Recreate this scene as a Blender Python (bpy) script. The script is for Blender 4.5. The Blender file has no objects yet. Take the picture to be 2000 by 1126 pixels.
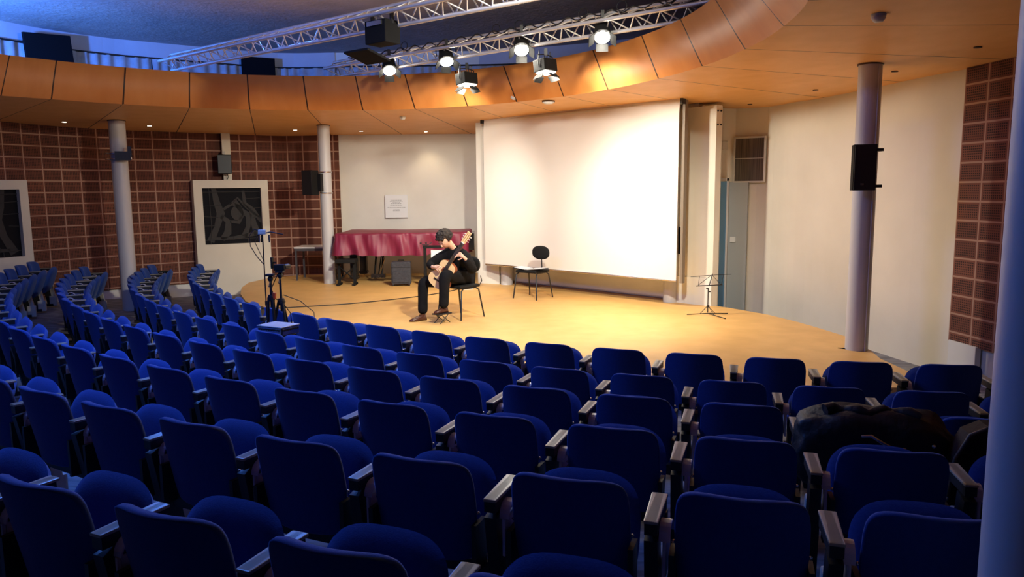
import bpy, bmesh, math, random
from math import sin, cos, pi, radians as Rd
from mathutils import Vector as V, Matrix, noise
random.seed(4)
SC = bpy.context.scene
COL = SC.collection
# ------------------------------------------------------------ camera
EYE = 1.8
pt, rl = Rd(7.54), Rd(0.589)
Fw = V((0, cos(pt), -sin(pt))); Up = V((0, sin(pt), cos(pt))); Rt = V((1, 0, 0))
Xc = Rt*cos(rl) - Up*sin(rl)
Uc = Up*cos(rl) + Rt*sin(rl)
cd = bpy.data.cameras.new('camera'); cam = bpy.data.objects.new('camera', cd); COL.objects.link(cam)
m = Matrix.Identity(4)
for i in range(3):
    m[i][0] = Xc[i]; m[i][1] = Uc[i]; m[i][2] = -Fw[i]
m[2][3] = EYE
cam.matrix_world = m
cd.lens = 1462.3*36/2000; cd.sensor_width = 36; cd.clip_start = 0.05
SC.camera = cam
# ------------------------------------------------------------ world, view, large lights
w = bpy.data.worlds.new('world'); SC.world = w; w.use_nodes = True
w.node_tree.nodes['Background'].inputs[0].default_value = (.25, .25, .6, 1)
w.node_tree.nodes['Background'].inputs[1].default_value = 0.003
SC.view_settings.view_transform = 'Standard'; SC.view_settings.look = 'None'
SC.view_settings.gamma = 1; SC.view_settings.exposure = 0.15
SC.view_settings.use_curve_mapping = False
def lamp(kind, name, loc, target, power, color, size=.2, angle=120, blend=.6):
    l = bpy.data.lights.new(name, kind); l.energy = power; l.color = color
    if kind == 'AREA': l.shape = 'DISK'; l.size = size
    if kind == 'SPOT': l.spot_size = Rd(angle); l.spot_blend = blend; l.shadow_soft_size = size
    o = bpy.data.objects.new(name, l); COL.objects.link(o); o.location = loc
    o.rotation_euler = (V(target)-V(loc)).to_track_quat('-Z', 'Y').to_euler()
    return o
BLUE = (.05, .22, 1.0); VIOLET = (.20, .28, 1.0); WARM = (1.0, .93, .78)
# uplight: blue LED flood on the balcony ring; the others: added fills without fixtures
lamp('SPOT', 'blue_uplight', (-8.3, 9.6, 3.75), (-8.0, 12.4, 4.9), 1700, BLUE, .15, 150, 1)
lamp('SPOT', 'blue_fill_left', (-5.4, 11.7, 3.9), (-4.3, 6.4, 0), 350, BLUE, .2, 80, 1)
lamp('SPOT', 'blue_fill_front', (-3.1, 11.4, 4.2), (-2.0, 4.4, 0), 500, BLUE, .2, 68, 1)
lamp('AREA', 'blue_bounce_fill', (-3.4, 6.0, 4.55), (-3.2, 5.6, 0), 200, (.07, .24, 1.0), 1.6)  # added area light in place of blue bounce off the ceiling
lamp('SPOT', 'blue_fill_ceiling', (-4.0, 9.2, 3.9), (-3.0, 10.2, 4.9), 30, VIOLET, .2, 160, 1)
# added fills above the frame, no fixtures: brighten the stage, fascia and ceiling
lamp('SPOT', 'front_fill', (1.0, 6.4, 3.85), (-.3, 11.5, .6), 1250, WARM, .12, 90, .9)
lamp('SPOT', 'fascia_fill', (1.0, 6.5, 3.9), (-3.4, 12.5, 3.6), 420, WARM, .12, 110, .9)
# ------------------------------------------------------------ materials
def mat(name, col, rough=.6, metal=0, spec=.5, emit=None, es=0, sheen=0):
    mt = bpy.data.materials.new(name); mt.use_nodes = True
    b = mt.node_tree.nodes['Principled BSDF']
    b.inputs['Base Color'].default_value = (*col, 1); b.inputs['Roughness'].default_value = rough
    b.inputs['Metallic'].default_value = metal; b.inputs['Specular IOR Level'].default_value = spec
    if sheen:
        b.inputs['Sheen Weight'].default_value = sheen; b.inputs['Sheen Roughness'].default_value = .4
        b.inputs['Sheen Tint'].default_value = (.35, .5, 1, 1)
    if emit:
        b.inputs['Emission Color'].default_value = (*emit, 1); b.inputs['Emission Strength'].default_value = es
    return mt
def nodes(mt): return mt.node_tree.nodes, mt.node_tree.links, mt.node_tree.nodes['Principled BSDF']
def noisy(mt, scale, c1, c2, bump=0, coord='Object', stretch=None, detail=6, lo=.35, hi=.65, bscale=None):
    n, l, b = nodes(mt)
    tc = n.new('ShaderNodeTexCoord'); mp = n.new('ShaderNodeMapping'); l.new(tc.outputs[coord], mp.inputs[0])
    if stretch: mp.inputs['Scale'].default_value = stretch
    t = n.new('ShaderNodeTexNoise'); t.inputs['Scale'].default_value = scale; t.inputs['Detail'].default_value = detail
    l.new(mp.outputs[0], t.inputs['Vector'])
    r = n.new('ShaderNodeValToRGB'); l.new(t.outputs[0], r.inputs[0])
    r.color_ramp.elements[0].position = lo; r.color_ramp.elements[1].position = hi
    r.color_ramp.elements[0].color = (*c1, 1); r.color_ramp.elements[1].color = (*c2, 1)
    l.new(r.outputs[0], b.inputs['Base Color'])
    if bump:
        t2 = n.new('ShaderNodeTexNoise'); t2.inputs['Scale'].default_value = bscale or scale*3; t2.inputs['Detail'].default_value = 4
        l.new(mp.outputs[0], t2.inputs['Vector'])
        bp = n.new('ShaderNodeBump'); bp.inputs['Strength'].default_value = bump; bp.inputs['Distance'].default_value = .02
        l.new(t2.outputs[0], bp.inputs['Height']); l.new(bp.outputs[0], b.inputs['Normal'])
    return mt
M = {}
M['blue'] = noisy(mat('blue_fabric', (.02, .07, .5), .9, sheen=.3), 60, (.006, .038, .215), (.008, .050, .265), .15, lo=.2, hi=.8)
M['black'] = mat('black_metal', (.012, .012, .014), .45)
M['blackp'] = mat('black_plastic', (.009, .009, .009), .8, spec=.25)
M['frame'] = mat('seat_frame_black', (.01, .01, .012), .5)
M['cream'] = mat('cream_painted_metal', (.55, .52, .46), .5)
M['arm'] = mat('beige_armrest', (.34, .31, .24), .28)
M['lilac'] = mat('pale_plastic', (.5, .48, .6), .3)
M['silver'] = mat('silver_metal', (.7, .7, .7), .25, 1)
M['alu'] = mat('truss_aluminium', (.72, .70, .68), .5, .6)
M['wall'] = noisy(mat('cream_wall', (.7, .64, .5), .85), 1.2, (.68, .63, .52), (.74, .69, .58), .05)
M['white'] = noisy(mat('white_wall', (.75, .73, .68), .85), 1.5, (.70, .68, .62), (.76, .74, .68), .05)
M['column'] = noisy(mat('grey_column', (.45, .44, .44), .45), 6, (.54, .53, .53), (.58, .57, .57), 0, stretch=(1, 1, .1))
M['concrete'] = noisy(mat('grey_carpet', (.16, .15, .15), .95), 3, (.15, .15, .17), (.30, .30, .33), .5, stretch=(1, 4, 1), bscale=90)
M['stage'] = noisy(mat('stage_linoleum', (.75, .42, .12), .45), 3.5, (.70, .40, .125), (.77, .45, .15), .02, detail=8)
M['ceil'] = noisy(mat('rough_plaster', (.42, .38, .38), .95), 2, (.38, .35, .36), (.46, .42, .42), .8, bscale=14)
M['screen'] = mat('screen_cloth', (.78, .74, .68), .9)
M['upper'] = noisy(mat('upper_wall_dimmed', (.5, .5, .54), .9), 1.5, (.46, .46, .52), (.52, .52, .58), .05)  # white wall in dim light, the dimness put into the colour
M['darkedge'] = mat('dark_wood', (.10, .055, .03), .6)
M['burg'] = noisy(mat('burgundy_cover', (.3, .03, .08), .5), 3, (.19, .012, .038), (.25, .020, .055), .1, bscale=9)
M['matte'] = mat('matte_black', (.008, .008, .009), .95, spec=.2)
M['brownbase'] = mat('brown_base', (.28, .14, .06), .6)
M['railbrown'] = mat('rail_shade_brown', (.22, .17, .12), .6)  # rail darkened to stand for the shadowed strip beside the screen
M['piano'] = mat('piano_black', (.01, .01, .01), .12)
M['brass'] = mat('brass', (.75, .5, .2), .25, 1)
M['case'] = noisy(mat('charcoal_fabric', (.03, .03, .04), .8), 30, (.03, .03, .037), (.045, .045, .055), .2)
M['table'] = mat('dark_grey_table', (.07, .065, .07), .5)
M['paper'] = mat('white_paper', (.75, .78, .8), .7)
M['ink'] = mat('grey_ink', (.25, .27, .27), .7)
M['cloth'] = noisy(mat('black_clothing', (.012, .010, .012), .95, spec=.2), 12, (.004, .004, .005), (.008, .007, .008), .2)
M['skin'] = mat('skin', (.72, .42, .30), .55)
M['hair'] = noisy(mat('dark_brown_hair', (.03, .02, .015), .75), 40, (.008, .005, .004), (.035, .022, .015), .8, bscale=60)
M['shoe'] = mat('brown_leather', (.075, .025, .013), .28)
M['spruce'] = noisy(mat('spruce_top', (.8, .55, .28), .35), 20, (.74, .49, .23), (.82, .58, .30), 0, stretch=(8, 1, 1))
M['rosewood'] = mat('rosewood', (.25, .07, .03), .3)
M['ebony'] = mat('ebony', (.02, .015, .013), .4)
M['bluedoor'] = mat('blue_door', (.17, .42, .74), .5)
M['glassdark'] = mat('dark_glass', (.006, .006, .009), .7, spec=.15)
M['lead'] = mat('lead_strip', (.032, .030, .030), .8)
M['plate'] = mat('box_lid_grey', (.62, .60, .58), .4)
M['curtain'] = noisy(mat('curtain', (.4, .4, .44), .9), 6, (.32, .32, .36), (.42, .42, .46))
M['navyp'] = mat('dark_board', (.006, .006, .008), .95, spec=.1)
M['bag'] = noisy(mat('black_bag_fabric', (.008, .008, .009), .6), 8, (.006, .006, .007), (.014, .014, .015), .8, bscale=12)
M['brownbag'] = noisy(mat('brown_bag_leather', (.03, .012, .01), .7, spec=.2), 5, (.016, .006, .005), (.03, .011, .008), .3)
M['pipe'] = mat('tan_piping', (.10, .055, .03), .6)
M['grille'] = noisy(mat('louvre_brown', (.08, .06, .045), .7), 60, (.05, .038, .028), (.14, .11, .08), 0, stretch=(1, 1, .02))
M['lens'] = mat('lamp_lens', (1, 1, 1), .3, emit=(1.0, .93, .80), es=60)
M['downlens'] = mat('downlight_lens', (1, 1, 1), .3, emit=(1.0, .86, .68), es=14)
M['flap'] = mat('barn_door_inner', (.75, .75, .72), .4)
M['red'] = mat('orange_collar', (.6, .08, .02), .5)
# wooden veneer with UV-driven panel joints
def wood(name, c1, c2, seam=.006, gx=.25, gy=9):
    mt = mat(name, c1, .5, spec=.3); n, l, b = nodes(mt)
    uv = n.new('ShaderNodeUVMap'); sp = n.new('ShaderNodeSeparateXYZ'); l.new(uv.outputs[0], sp.inputs[0])
    fl = n.new('ShaderNodeMath'); fl.operation = 'FLOOR'; l.new(sp.outputs[0], fl.inputs[0])
    wn = n.new('ShaderNodeTexWhiteNoise'); wn.noise_dimensions = '1D'; l.new(fl.outputs[0], wn.inputs['W'])
    mp = n.new('ShaderNodeMapping'); mp.inputs['Scale'].default_value = (gx*10, gy, 1); l.new(uv.outputs[0], mp.inputs[0])
    t = n.new('ShaderNodeTexNoise'); t.inputs['Scale'].default_value = 1.5; t.inputs['Detail'].default_value = 8; l.new(mp.outputs[0], t.inputs['Vector'])
    ad = n.new('ShaderNodeMath'); ad.operation = 'MULTIPLY_ADD'; l.new(wn.outputs[0], ad.inputs[0]); ad.inputs[1].default_value = .22
    l.new(t.outputs[0], ad.inputs[2])
    r = n.new('ShaderNodeValToRGB'); l.new(ad.outputs[0], r.inputs[0])
    r.color_ramp.elements[0].position = .35; r.color_ramp.elements[1].position = .85
    r.color_ramp.elements[0].color = (*c1, 1); r.color_ramp.elements[1].color = (*c2, 1)
    fr = n.new('ShaderNodeMath'); fr.operation = 'PINGPONG'; fr.inputs[1].default_value = .5; l.new(sp.outputs[0], fr.inputs[0])
    lt = n.new('ShaderNodeMath'); lt.operation = 'LESS_THAN'; lt.inputs[1].default_value = seam; l.new(fr.outputs[0], lt.inputs[0])
    mx = n.new('ShaderNodeMix'); mx.data_type = 'RGBA'; l.new(lt.outputs[0], mx.inputs[0]); l.new(r.outputs[0], mx.inputs[6])
    mx.inputs[7].default_value = (.05, .02, .01, 1); l.new(mx.outputs[2], b.inputs['Base Color'])
    return mt
M['fascia'] = wood('veneer_fascia', (.62, .21, .045), (.72, .28, .07), .012, .25, 1.2)
M['soffit'] = wood('veneer_soffit', (.76, .40, .13), (.84, .47, .18), .006, .25, 3)
# perforated clay blocks, UV in metres
def blockmat(name='perforated_clay_blocks', BW=.33, BH=.203, mort=.016, gapc=(.46, .29, .21)):
    mt = mat(name, (.2, .06, .03), .85); n, l, b = nodes(mt)
    def mth(op, a, bb=None, c=None):
        x = n.new('ShaderNodeMath'); x.operation = op
        for i, q in enumerate((a, bb, c)):
            if q is None: continue
            if isinstance(q, (int, float)): x.inputs[i].default_value = q
            else: l.new(q, x.inputs[i])
        return x.outputs[0]
    uv = n.new('ShaderNodeUVMap'); sp = n.new('ShaderNodeSeparateXYZ'); l.new(uv.outputs[0], sp.inputs[0])
    def cell(o, size):
        d = mth('DIVIDE', o, size); f = mth('FRACT', d); e = mth('PINGPONG', d, .5)   # distance to border in cells
        return mth('FLOOR', d), f, mth('MULTIPLY', e, size)
    iu, fu, eu = cell(sp.outputs[0], BW); iv, fv, ev = cell(sp.outputs[1], BH)
    edge = mth('MINIMUM', eu, ev); mortar = mth('LESS_THAN', edge, mort/2)
    rim = mth('LESS_THAN', edge, mort/2+.012)
    hu = mth('PINGPONG', mth('MULTIPLY', fu, 12), .5); hv = mth('PINGPONG', mth('MULTIPLY', fv, 8), .5)
    hole = mth('GREATER_THAN', mth('MINIMUM', hu, hv), .2); hole = mth('MULTIPLY', hole, mth('SUBTRACT', 1, rim))
    cmb = n.new('ShaderNodeCombineXYZ'); l.new(iu, cmb.inputs[0]); l.new(iv, cmb.inputs[1])
    wn = n.new('ShaderNodeTexWhiteNoise'); wn.noise_dimensions = '2D'; l.new(cmb.outputs[0], wn.inputs['Vector'])
    r = n.new('ShaderNodeValToRGB'); l.new(wn.outputs[0], r.inputs[0])
    r.color_ramp.elements[0].color = (.15, .048, .028, 1); r.color_ramp.elements[1].color = (.21, .072, .042, 1)
    m1 = n.new('ShaderNodeMix'); m1.data_type = 'RGBA'; l.new(hole, m1.inputs[0]); l.new(r.outputs[0], m1.inputs[6]); m1.inputs[7].default_value = (.035, .012, .007, 1)
    m2 = n.new('ShaderNodeMix'); m2.data_type = 'RGBA'; l.new(mortar, m2.inputs[0]); l.new(m1.outputs[2], m2.inputs[6]); m2.inputs[7].default_value = (*gapc, 1)
    l.new(m2.outputs[2], b.inputs['Base Color'])
    h = mth('ADD', mth('MULTIPLY', mth('SUBTRACT', 1, hole), .8), mth('MULTIPLY', mortar, .2))
    bp = n.new('ShaderNodeBump'); bp.inputs['Strength'].default_value = .6; bp.inputs['Distance'].default_value = .01
    l.new(h, bp.inputs['Height']); l.new(bp.outputs[0], b.inputs['Normal'])
    return mt
M['block'] = blockmat()
M['block2'] = blockmat('perforated_clay_blocks_open_joints', mort=.02, gapc=(.42, .24, .16))
# ------------------------------------------------------------ mesh helpers
class MB:
    def __init__(s): s.v = []; s.f = []; s.mi = []; s.sm = []; s.uv = {}
    def add(s, vs, fs, mi=0, smooth=False):
        k = len(s.v); s.v += [V(p) for p in vs]
        for f in fs: s.f.append(tuple(i+k for i in f)); s.mi.append(mi); s.sm.append(smooth)
        return s
    def box(s, c, d, rot=None, mi=0, bev=0):
        bm = bmesh.new(); bmesh.ops.create_cube(bm, size=1)
        for q in bm.verts: q.co = V((q.co.x*d[0], q.co.y*d[1], q.co.z*d[2]))
        if bev: bmesh.ops.bevel(bm, geom=bm.edges[:], offset=bev, segments=2, affect='EDGES', profile=.6)
        mm = (rot if rot is not None else Matrix.Identity(3))
        bm.verts.index_update()
        s.add([mm @ q.co + V(c) for q in bm.verts], [[q.index for q in f.verts] for f in bm.faces], mi, bev > 0 and False)
        bm.free(); return s
    def tube(s, path, r, n=8, mi=0, cap=True, r2=None):
        P = [V(p) for p in path]; rings = []
        prev = None
        for i, p in enumerate(P):
            t = (P[min(i+1, len(P)-1)]-P[max(i-1, 0)]).normalized()
            if prev is None:
                a = V((0, 0, 1)) if abs(t.z) < .9 else V((1, 0, 0)); u = t.cross(a).normalized()
            else:
                u = (prev - t*prev.dot(t)).normalized()
            prev = u; wv = t.cross(u)
            rr = r if r2 is None else r+(r2-r)*i/(len(P)-1)
            rings.append([p+(u*cos(2*pi*k/n)+wv*sin(2*pi*k/n))*rr for k in range(n)])
        vs = [q for rg in rings for q in rg]; fs = []
        for i in range(len(P)-1):
            for k in range(n): fs.append((i*n+k, i*n+(k+1) % n, (i+1)*n+(k+1) % n, (i+1)*n+k))
        s.add(vs, fs, mi, True)
        if cap: s.add(rings[0], [tuple(range(n))[::-1]], mi); s.add(rings[-1], [tuple(range(n))], mi)
        return s
    def lathe(s, prof, c=(0, 0, 0), n=24, mi=0, axis=None, smooth=True):
        q = V((0, 0, 1)).rotation_difference(V(axis)).to_matrix() if axis is not None else Matrix.Identity(3)
        vs = []
        for r, z in prof:
            for k in range(n): vs.append(q @ V((r*cos(2*pi*k/n), r*sin(2*pi*k/n), z))+V(c))
        fs = [(i*n+k, i*n+(k+1) % n, (i+1)*n+(k+1) % n, (i+1)*n+k) for i in range(len(prof)-1) for k in range(n)]
        s.add(vs, fs, mi, smooth)
        s.add(vs[:n], [tuple(range(n))[::-1]], mi); s.add(vs[-n:], [tuple(range(n))], mi)
        return s
    def prism(s, poly, d, fr=None, mi=0):
        # poly: list of (a,b) in plane; fr = (origin, A, B, N)
        o, A, B, N = fr if fr else (V(), V((1, 0, 0)), V((0, 1, 0)), V((0, 0, 1)))
        n = len(poly)
        lo = [V(o)+V(A)*a+V(B)*b for a, b in poly]; hi = [p+V(N)*d for p in lo]
        s.add(lo+hi, [tuple(range(n))[::-1], tuple(range(n, 2*n))]+[(i, (i+1) % n, n+(i+1) % n, n+i) for i in range(n)], mi)
        return s
    def blob(s, c, r, rot=None, sub=3, mi=0, fn=None):
        bm = bmesh.new(); bmesh.ops.create_icosphere(bm, subdivisions=sub, radius=1)
        mm = rot if rot is not None else Matrix.Identity(3); bm.verts.index_update()
        vs = []
        for q in bm.verts:
            p = q.co.copy()
            if fn: p = fn(p)
            vs.append(mm @ V((p.x*r[0], p.y*r[1], p.z*r[2]))+V(c))
        s.add(vs, [[q.index for q in f.verts] for f in bm.faces], mi, True); bm.free(); return s
    def build(s, name, mats, parent=None, loc=None, rot=None, uvf=None, fix=True):
        me = bpy.data.meshes.new(name); me.from_pydata([tuple(p) for p in s.v], [], s.f)
        mats = mats if isinstance(mats, (list, tuple)) else [mats]
        for q in mats: me.materials.append(q if not isinstance(q, str) else M[q])
        for p, i, b in zip(me.polygons, s.mi, s.sm): p.material_index = i; p.use_smooth = b
        me.update()
        if uvf:
            ul = me.uv_layers.new(name='UVMap')
            for lp in me.loops: ul.data[lp.index].uv = uvf(lp.vertex_index, me.vertices[lp.vertex_index].co)
        if fix:
            bm = bmesh.new(); bm.from_mesh(me); bmesh.ops.recalc_face_normals(bm, faces=bm.faces[:]); bm.to_mesh(me); bm.free()
        o = bpy.data.objects.new(name, me); COL.objects.link(o)
        if parent is not None: o.parent = parent
        if loc is not None: o.location = loc
        if rot is not None: o.rotation_euler = rot
        return o
def tag(o, label=None, cat=None, group=None, kind=None):
    if label: o['label'] = label
    if cat: o['category'] = cat
    if group: o['group'] = group
    if kind: o['kind'] = kind
    return o
def thing(name, label, cat, loc=(0, 0, 0), rz=0, group=None):
    o = bpy.data.objects.new(name, None); COL.objects.link(o); o.location = loc; o.rotation_euler = (0, 0, rz)
    o.empty_display_size = .1
    return tag(o, label, cat, group)
def struct(o): o['kind'] = 'structure'; return o
def kids(o): return [c for c in COL.objects if c.parent == o]
def copy_tree(o, parent=None, skip=()):
    c = o.copy(); COL.objects.link(c)
    if parent is not None: c.parent = parent
    for ch in list(o.children):
        if ch.name.split('.')[0] in skip: continue
        copy_tree(ch, c)
    return c
def basis(x, y, z): return Matrix((x, y, z)).transposed()
# ------------------------------------------------------------ walls
WL = [(-10.2, 7.5), (-9.7, 10.0), (-9.2, 11.6), (-8.59, 12.86), (-8.21, 13.66), (-7.59, 14.45), (-6.98, 14.92), (-5.95, 15.62), (-4.87, 16.23), (-3.67, 16.25)]
WR = [(3.50, 12.06), (3.95, 11.71), (4.14, 11.17), (4.33, 10.73), (4.57, 9.74), (4.73, 8.83), (4.87, 8.19), (4.95, 7.45), (4.98, 6.5), (4.9, 5.0), (4.7, 3.4)]
CEIL = 4.68
def dens(pts, n=4):
    # Catmull-Rom smoothing
    P = [V((*p, 0)) for p in pts]; out = []
    for i in range(len(P)-1):
        a, b, c, d = P[max(i-1, 0)], P[i], P[i+1], P[min(i+2, len(P)-1)]
        for k in range(n):
            t = k/n
            out.append(.5*((2*b)+(-a+c)*t+(2*a-5*b+4*c-d)*t*t+(-a+3*b-3*c+d)*t**3))
    out.append(P[-1]); return out
def wall(name, pts, z0, z1, m, off=0, thick=.12, side=1, smooth=True):
    """curved vertical slab: front face along pts, thickness away from the room"""
    P = dens(pts) if smooth else [V((*p, 0)) for p in pts]
    L = [0]
    for a, b in zip(P[:-1], P[1:]): L.append(L[-1]+(b-a).length)
    mb = MB(); us = []
    N = []
    for i in range(len(P)):
        t = (P[min(i+1, len(P)-1)]-P[max(i-1, 0)]).normalized(); N.append(V((-t.y, t.x, 0))*side)
    n = len(P); vs = []
    for i, p in enumerate(P):
        q = p-N[i]*off
        for pp, z in ((q, z0), (q, z1), (q+N[i]*thick, z0), (q+N[i]*thick, z1)):
            vs.append(V((pp.x, pp.y, z))); us.append((L[i], z))
    fs = []
    for i in range(n-1):
        a, b = i*4, i*4+4
        fs += [(a, b, b+1, a+1), (a+2, a+3, b+3, b+2), (a+1, b+1, b+3, a+3), (a, a+2, b+2, b)]
    fs += [(0, 1, 3, 2), (n*4-4, n*4-2, n*4-1, n*4-3)]
    mb.add(vs, fs)
    return struct(mb.build(name, m, uvf=lambda i, c: us[i]))
wl = wall('wall_left', WL, -.6, CEIL, 'white')
wall('trim_1', WL, -.03, 3.03, 'block', off=.05, thick=.05)   # perforated block cladding on the curved left wall
wb = wall('wall_back', [(-3.67, 16.25), (-2.2, 16.26), (-.6, 16.2)], -.3, CEIL, 'white')
wr = wall('wall_right', WR, -.6, 3.3, 'wall')
wall('trim_2', [(4.87, 8.14), (4.95, 7.45), (4.98, 6.5), (4.9, 5.0), (4.7, 3.4)], .10, 3.02, 'block2', off=.05, thick=.05)
# plastered pier below the blocks on the right wall
mb = MB().box((4.86, 7.9, -.1), (.06, .42, .42), Matrix.Rotation(.1, 3, 'Z')); struct(mb.build('trim_3', M['white']))
# screen-side walls
A0 = V((-.50, 14.10, 0)); B0 = V((2.47, 11.19, 0)); SD = (B0-A0).normalized(); SN = V((-SD.y, SD.x, 0))   # SN points away from the hall
if SN.y < 0: SN = -SN
def slab(name, a, b, z0, z1, th, m, flat=True):
    a = V((*a, 0)); b = V((*b, 0)); t = (b-a).normalized(); n = V((-t.y, t.x, 0))
    mb = MB().prism([(0, 0), ((b-a).length, 0), ((b-a).length, th), (0, th)], z1-z0, (a+V((0, 0, z0)), t, n, V((0, 0, 1))))
    return struct(mb.build(name, m))
slab('wall_screen', (-.25, 14.62), (2.86, 11.58), 0.0, 3.3, .1, M['wall'])
slab('baseboard_screen', (-.13, 14.44), (2.70, 11.66), 0.0, .035, .06, M['brownbase'])
slab('trim_4', (-.13, 14.47), (2.74, 11.66), 0.06, .34, .05, M['white'])
# pier left of the screen, with its low return
mb = MB().prism([(-.66, 14.50), (-.52, 14.42), (-.27, 14.62), (-.55, 16.3), (-.72, 16.3)], 3.3, (V((0, 0, 0)), V((1, 0, 0)), V((0, 1, 0)), V((0, 0, 1))))
struct(mb.build('wall_left_pier', M['white']))
mb = MB().prism([(-.645, 14.44), (-.24, 14.24), (-.18, 14.40), (-.5, 14.56)], .46, (V((0, 0, 0)), V((1, 0, 0)), V((0, 1, 0)), V((0, 0, 1))))
struct(mb.build('trim_5', M['white']))
# pier right of the screen
mb = MB().prism([(2.62, 11.74), (3.05, 11.30), (3.14, 11.34), (3.20, 11.52), (2.86, 11.92)], 3.3, (V((0, 0, -.3)), V((1, 0, 0)), V((0, 1, 0)), V((0, 0, 1))))
struct(mb.build('wall_right_pier', M['wall']))
mb = MB()
for x, y, z in ((3.072, 11.30, 2.92), (3.125, 11.325, 2.92), (3.072, 11.30, 2.72), (3.125, 11.325, 2.72)):
    mb.lathe([(.012, -.01), (.012, .01)], (x, y, z), 10, 0, V((.3, -1, 0)))
o = mb.build('bolt_plate', M['black']); tag(o, 'four dark bolt heads at the top of the cream pier beside the screen', 'bolts')
# low dado on pier, and slot
mb = MB().prism([(2.60, 11.725), (3.03, 11.285), (3.06, 11.31), (2.63, 11.75)], .42, (V((0, 0, 0)), V((1, 0, 0)), V((0, 1, 0)), V((0, 0, 1))))
struct(mb.build('trim_6', M['white']))
# passage behind the pier
slab('wall_passage', (2.9, 12.0), (3.55, 12.02), -.6, 3.3, .1, M['wall'])
# ------------------------------------------------------------ floor (raked in rings) and stage
CX, CY = 5.035, 16.353
ROWS = [(11.158, -.308), (11.991, -.30), (12.86, -.211), (13.717, -.13), (14.598, -.045), (15.49, .04), (16.4, .12)]
def zfloor(R):
    if R <= 11.4: return -.305
    pts = [(11.4, -.305)]+[(r+.15, z) for r, z in ROWS[1:]]
    for (a, za), (b, zb) in zip(pts[:-1], pts[1:]):
        if R <= b: return za+(zb-za)*(R-a)/(b-a)
    return pts[-1][1]+(R-pts[-1][0])*.09
mb = MB(); nt = 90; Rs = [1.5, 5, 9, 11.2]+[11.4+.25*i for i in range(40)]
vs = []
for R in Rs:
    for k in range(nt+1):
        T = Rd(-112+150*k/nt); vs.append((CX+R*sin(T), CY-R*cos(T), zfloor(R)))
fs = [(i*(nt+1)+k, i*(nt+1)+k+1, (i+1)*(nt+1)+k+1, (i+1)*(nt+1)+k) for i in range(len(Rs)-1) for k in range(nt)]
mb.add(vs, fs, 0, True); struct(mb.build('floor', M['concrete']))
# stage outline (front arc concentric with the seats)
out = [(-4.55, 16.28), (-5.15, 15.6), (-5.28, 14.9), (-5.15, 14.15), (-4.85, 13.25), (-4.42, 12.3)]
for T in range(-60, -8, 4): out.append((CX+10.02*sin(Rd(T)), CY-10.02*cos(Rd(T))))
out += [(3.62, 6.55), (3.80, 6.72), (3.86, 6.95), (3.86, 7.3), (3.86, 7.7), (3.95, 8.1), (3.98, 8.5), (4.02, 8.9), (3.93, 9.4), (3.83, 9.86), (3.63, 10.49), (3.44, 10.82), (3.24, 11.17), (3.12, 11.32), (2.9, 12.0), (-.3, 14.9), (-.55, 16.28)]
mb = MB().prism(out, .30, (V((0, 0, -.30)), V((1, 0, 0)), V((0, 1, 0)), V((0, 0, 1))))
struct(mb.build('floor_stage', M['stage']))
mb = MB()
mb.prism([(3.64, 8.22), (3.95, 8.22), (3.93, 8.14), (3.80, 8.14), (3.70, 8.16)], .004, (V((0, 0, .001)), V((1, 0, 0)), V((0, 1, 0)), V((0, 0, 1))))
tag(mb.build('floor_hatch', M['navyp']), 'small dark opening in the stage floor beside the right column', 'floor hatch')
# ------------------------------------------------------------ ceiling, balcony ring
mb = MB(); mb.box((-2, 8, CEIL+.05), (24, 26, .1)); struct(mb.build('ceiling', M['ceil']))
HX, HY = -2.75, 7.70
knb = [(145.9, 5.14), (139.3, 5.08), (128.2, 5.12), (117.5, 5.16), (107.4, 5.17), (97.1, 5.20), (87.1, 5.24), (77.3, 5.26), (66.7, 5.20), (56.2, 5.13), (45.6, 5.06), (35.3, 5.02), (22.4, 4.98), (11.2, 5.01), (-.6, 5.08), (-12.4, 5.20), (-21.8, 5.33)]
def rb(a):
    k = [(170, 5.15)]+knb+[(-40, 5.3)]
    if a >= 170: return 5.15
    if a <= -40: return 5.3
    for (a0, r0), (a1, r1) in zip(k[:-1], k[1:]):
        if a <= a0 and a >= a1: return r0+(r1-r0)*(a0-a)/(a0-a1)
def ua(a):
    if a >= 145.9: return (145.9-a)/10.5
    if a <= -21.8: return 16+(-21.8-a)/11
    for i in range(16):
        a0, a1 = knb[i][0], knb[i+1][0]
        if a <= a0 and a >= a1: return i+(a0-a)/(a0-a1)
angs = [250-2*i for i in range(181)]
mb = MB(); vs = []; us = []
for a in angs:
    r = rb(a) if -40 < a < 170 else 5.2
    c, s_ = cos(Rd(a)), sin(Rd(a)); u = ua(a)
    for rr, z, v_ in ((r, 3.15, 0), (4.78+(r-5.15)*.3, 3.65, 1), (4.86+(r-5.15)*.3, 3.66, 1.1), (r+.12, 3.17, 2)):
        vs.append((HX+rr*c, HY+rr*s_, z)); us.append((u, v_*.5))
fs = []
for i in range(180):
    for j in range(3): a_, b_ = i*4+j, i*4+4+j; fs.append((a_, b_, b_+1, a_+1))
mb.add(vs, fs, 0, True); struct(mb.build('trim_7', M['fascia'], uvf=lambda i, c: us[i]))
mb = MB(); vs = []; us = []
rad = [0, .3, .8, 1.5, 2.3, 3.2, 4.2, 6.5]
for a in angs:
    r = rb(a) if -40 < a < 170 else 5.2
    c, s_ = cos(Rd(a)), sin(Rd(a))
    for q in rad: vs.append((HX+(r+q)*c, HY+(r+q)*s_, 3.15-.05*q)); us.append((ua(a), q))
n = len(rad)
fs = [(i*n+j, i*n+j+1, i*n+n+j+1, i*n+n+j) for i in range(180) for j in range(n-1)]
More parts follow.
